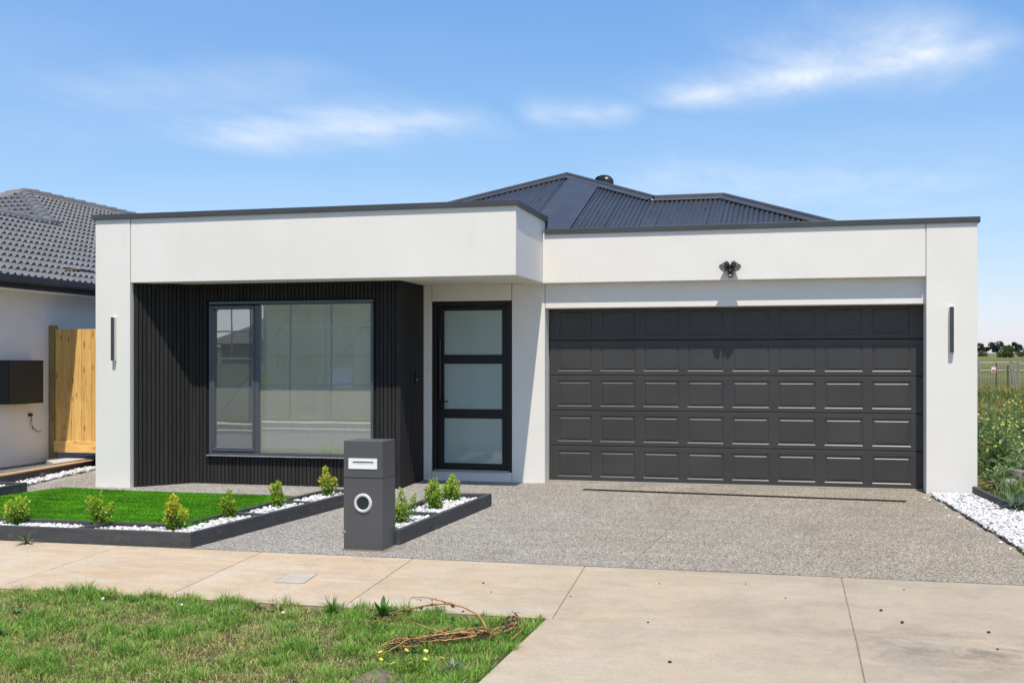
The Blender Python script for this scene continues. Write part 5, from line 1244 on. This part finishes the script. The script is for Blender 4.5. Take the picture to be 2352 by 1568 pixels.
part('panel_blue', MB().add([(6.03, -1.08, .13), (6.26, -1.03, .15), (6.27, -.98, .24), (6.04, -1.02, .23)], [(0, 1, 2, 3)]), 'packet_blue', pk); part('panel_white', MB().add([(6.04, -1.02, .231), (6.27, -.98, .241), (6.28, -.90, .25), (6.05, -.94, .24)], [(0, 1, 2, 3)]), 'sign_white', pk)
n = 420; V = []; F = []
for i in range(n):
    c_ = Vector((R(5.62, 6.05), R(-.25, .55), 0)); c_.z = lz(c_.x, c_.y) + R(.02, .14); a = R(-.7, .5); l_ = R(.10, .34); d = Vector((math.cos(a), math.sin(a), R(-.25, .35))).normalized(); b = len(V); w_ = Vector((0, 0, R(.003, .006)))
    V += [tuple(c_ - d * l_ * .5 - w_), tuple(c_ + d * l_ * .5 - w_), tuple(c_ + d * l_ * .5 + w_), tuple(c_ - d * l_ * .5 + w_)]; F.append((b, b + 1, b + 2, b + 3))
o = link('straw', MB().add(V, F).mesh('straw'), 'straw'); o['kind'] = 'stuff'; o['label'] = 'orange-brown dead straw heaped beside the pillar'; o['category'] = 'straw'

# ---- wire fence across the lot and distant trees
FY = 54.0
wfz = lambda x: lz(x, FY)
fence = thing('wire_fence', 'old wire mesh fence with pipe rails crossing the far lot', 'fence', (14, FY, 0))
zt = 1.72
part('rail', MB().tube([(4, FY, zt - .1), (14.2, FY, zt + .02), (15.2, FY, zt + .03)], .035, 6), 'galv', fence); part('rail', MB().tube([(4, FY, 1.30), (30, FY, 1.28)], .035, 6), 'galv', fence); part('rail', MB().tube([(15.2, FY, 1.66), (30, FY, 1.62)], .03, 6), 'galv', fence)
for (x, tp, dx, mt) in ((8.5, 1.7, 0, 'galv_dark'), (10.4, 1.7, .1, 'galv_dark'), (12.55, 1.65, 0, 'galv_dark'), (12.95, 1.95, .22, 'galv'), (13.9, 1.75, 0, 'galv_dark'), (14.62, 1.9, .28, 'galv'), (14.72, 1.95, .3, 'galv'), (14.5, 1.6, 0, 'galv_dark'), (15.05, 1.95, .08, 'galv'), (16.1, 1.75, 0, 'galv_dark'), (18, 1.7, 0, 'galv_dark'), (20.5, 1.7, 0, 'galv_dark')):
    part('post', MB().tube([(x + dx, FY - .1, -.1), (x, FY - .1, tp)], .04, 6), mt, fence)
mb = MB(); x = 8.0
while x < 21: mb.tube([(x, FY + .03, -.1), (x, FY + .03, 1.65)], .009, 3, False); x += .14
for z in np.arange(.05, 1.66, .14): mb.tube([(8, FY + .03, z), (21, FY + .03, z)], .009, 3, False)
part('mesh', mb, 'galv_dark', fence)['kind'] = 'stuff'
for (x, z, sx, sz, lb_) in ((13.75, 1.35, .24, .30, 'small red and white notice leaning on the wire fence'), (15.75, .55, .45, .28, 'wide white and red notice at the foot of the wire fence')):
    t = thing('notice', lb_, 'sign', (x, FY - .2, z)); part('board', MB().box(x - sx / 2, x + sx / 2, FY - .18, FY - .16, z - sz / 2, z + sz / 2), 'sign_white', t); part('red_band', MB().box(x - sx / 2 + .02, x + sx / 2 - .02, FY - .186, FY - .1805, z - sz * .38, z - sz * .05), 'sign_red', t)
def tree(x, y, h, w, label, seed, trunk_h=.3, col=(.035, .05, .03), nl=900, size=.5, name='tree'):
    r = np.random.default_rng(seed); z = lz(x, y); t = thing(name, label, 'tree', (x, y, z)); tm = MB()
    top = Vector((x, y, z + h * .65)); tm.tube([(x, y, z - .3), (x + r.uniform(-.2, .2), y, z + h * trunk_h), top], [w * .045, w * .035, w * .012], 7)
    cl = []
    for i in range(11):
        a = r.uniform(0, 6.28); q = r.uniform(.2, .8) ** .6; c_ = Vector((x + math.cos(a) * w * .36 * q, y + math.sin(a) * w * .36 * q, z + h * r.uniform(trunk_h + .12, .86))); cl.append((c_, w * r.uniform(.12, .22)))
        tm.tube([(x, y, z + h * trunk_h * .8), tuple(Vector((x, y, z + h * trunk_h)).lerp(c_, .6)), tuple(c_)], [w * .018, w * .012, w * .004], 5)
    V = []; F = []; K_ = []
    for i in range(nl):
        c_, rad = cl[i % len(cl)]; o_ = Vector(r.normal(0, 1, 3)).normalized() * rad * r.uniform(.5, 1.05); o_.z *= .75; p = c_ + o_; d = Vector(r.normal(0, 1, 3)).normalized(); s_ = d.cross(Vector(r.normal(0, 1, 3))).normalized(); s2 = size * r.uniform(.5, 1.1); b = len(V)
        V += [tuple(p - d * s2 * .5), tuple(p + s_ * s2 * .35), tuple(p + d * s2 * .5), tuple(p - s_ * s2 * .35)]; F.append((b, b + 1, b + 2, b + 3)); K_ += [np.array(col) * r.uniform(.6, 1.5)] * 4
    part('trunk', tm, 'bark', t); o = link('crown', npmesh('crown', np.array(V), np.array(F), np.array(K_)), 'leaf', t); o.location = -Vector(t.location)
def far(u, d):  # bearing from the street, distance
    a = math.radians(14.3); s_ = (u - 1176) / 2640; return (3.44 + d * (-math.sin(a) + math.cos(a) * s_), -15.6 + d * (math.cos(a) + math.sin(a) * s_))
for (u, d, h, w, lb_, sd_) in ((2250, 900, 8.0, 9.5, 'dark distant tree just beyond the pillar', 1), (2290, 900, 10.0, 15.0, 'broad dark crown of the widest distant tree', 2), (2336, 900, 9.0, 11.5, 'dark distant tree with a brownish crown', 3), (2364, 900, 6.5, 9.0, 'distant tree at the outer end of the row', 4), (2266, 930, 5.5, 6.0, 'small dark pointed tree between the larger distant trees', 6), (2315, 920, 6.5, 9.0, 'low dark tree linking the two larger distant crowns', 7)):
    x, y = far(u, d); tree(x, y, h, w, lb_, sd_, .10, (.030, .040, .026), 1100, 1.5, 'distant_tree')
x, y = far(2309, 150); tree(x, y, 1.45, 2.7, 'rounded bright green bush beyond the wire fence', 5, .05, (.07, .115, .025), 1400, .22, 'round_bush')
for (u, d, h, w, lb_, sd_) in ((2258, 190, 1.0, 2.2, 'grey-green scrub bush on the rise beyond the pillar', 11), (2342, 175, .9, 2.4, 'straw-coloured scrub bush on the rise beside the round bush', 12)):
    x, y = far(u, d); tree(x, y, h, w, lb_, sd_, .05, (.12, .13, .06), 700, .25, 'scrub_bush')

# ================================================================== ACROSS THE STREET (seen in the window glass)
oh = thing('house_opposite', 'brick house under construction across the street', 'house', (-19, -33, -0.3))
part('wall', MB().box(-20, -6, -38, -30, -0.35, 2.7), 'brick_far', oh)
rf = MB(); rf.add([(-20.6, -29.4, 2.6), (-5.4, -29.4, 2.6), (-5.4, -38.6, 2.6), (-20.6, -38.6, 2.6), (-16, -34, 5.0), (-10, -34, 5.0)], [(0, 1, 5, 4), (1, 2, 5), (2, 3, 4, 5), (3, 0, 4), (0, 3, 2, 1)]); part('roof', rf, 'roof_far', oh)
for x in (-18.5, -15.0, -9.5):
    part('window', MB().box(x, x + 1.8, -29.99, -29.93, 0.6, 2.1), 'alu_dark', oh)
for x in (-19, -17, -13, -11, -7): part('scaffold_pole', MB().tube([(x, -29, -.3), (x, -29, 4.4)], .03, 6), 'galv', oh)
oh2 = thing('house_opposite', 'pale rendered house across the street with hipped tile roof', 'house', (-31, -33, -0.3))
part('wall', MB().box(-36, -24, -38, -30.5, -0.35, 2.7), 'render_neighbour', oh2)
rf = MB(); rf.add([(-36.6, -29.9, 2.6), (-23.4, -29.9, 2.6), (-23.4, -38.6, 2.6), (-36.6, -38.6, 2.6), (-32, -34, 4.6), (-28, -34, 4.6)], [(0, 1, 5, 4), (1, 2, 5), (2, 3, 4, 5), (3, 0, 4), (0, 3, 2, 1)]); part('roof', rf, 'roof_far', oh2)
for x in np.arange(-20.5, -5, 1.55): part('scaffold_pole', MB().tube([(x, -24.4, -.3), (x + .05, -24.4, 4.6)], .035, 6), 'galv_dark', oh)
for z in (0.9, 1.9, 2.9, 3.9): part('scaffold_ledger', MB().tube([(-21, -24.35, z), (-5, -24.35, z + .06)], .03, 6), 'galv', oh)
for x in (-20, -16.9, -13.8, -10.7): part('scaffold_brace', MB().tube([(x, -24.3, 0), (x + 3.1, -24.3, 3.9)], .025, 6), 'galv', oh)
for x in (-19.5, -15.4, -11.2): part('scaffold_plank', MB().box(x, x + 3.4, -24.9, -24.45, 1.93, 1.98), 'pine_rail', oh)
sf = thing('site_fence', 'temporary site fence with green shade cloth across the street', 'fence', (-12, -25, -.3))
for i in range(13):
    x = -25.2 + i * 2.4; part('cloth', MB().box(x + .03, x + 2.37, -25.02, -25.0, -.2, (1.75 if x < -16 else 4.3) + .05 * math.sin(i * 2.1)), 'shade_cloth', sf)
    part('post', MB().tube([(x, -25, -.33), (x, -25, 1.9 if x < -16 else 4.5)], .025, 6), 'galv', sf)
for (x, z, w_, h_, mt, lb_) in ((-12.6, 1.15, .9, .75, 'sign_white', 'white builder notice on the site fence across the street'), (-15.6, 1.05, .55, .5, 'sign_green', 'lime green notice on the site fence across the street')):
    t = thing('site_notice', lb_, 'sign', (x, -24.95, z)); part('board', MB().box(x - w_ / 2, x + w_ / 2, -24.97, -24.95, z - h_ / 2, z + h_ / 2), mt, t)
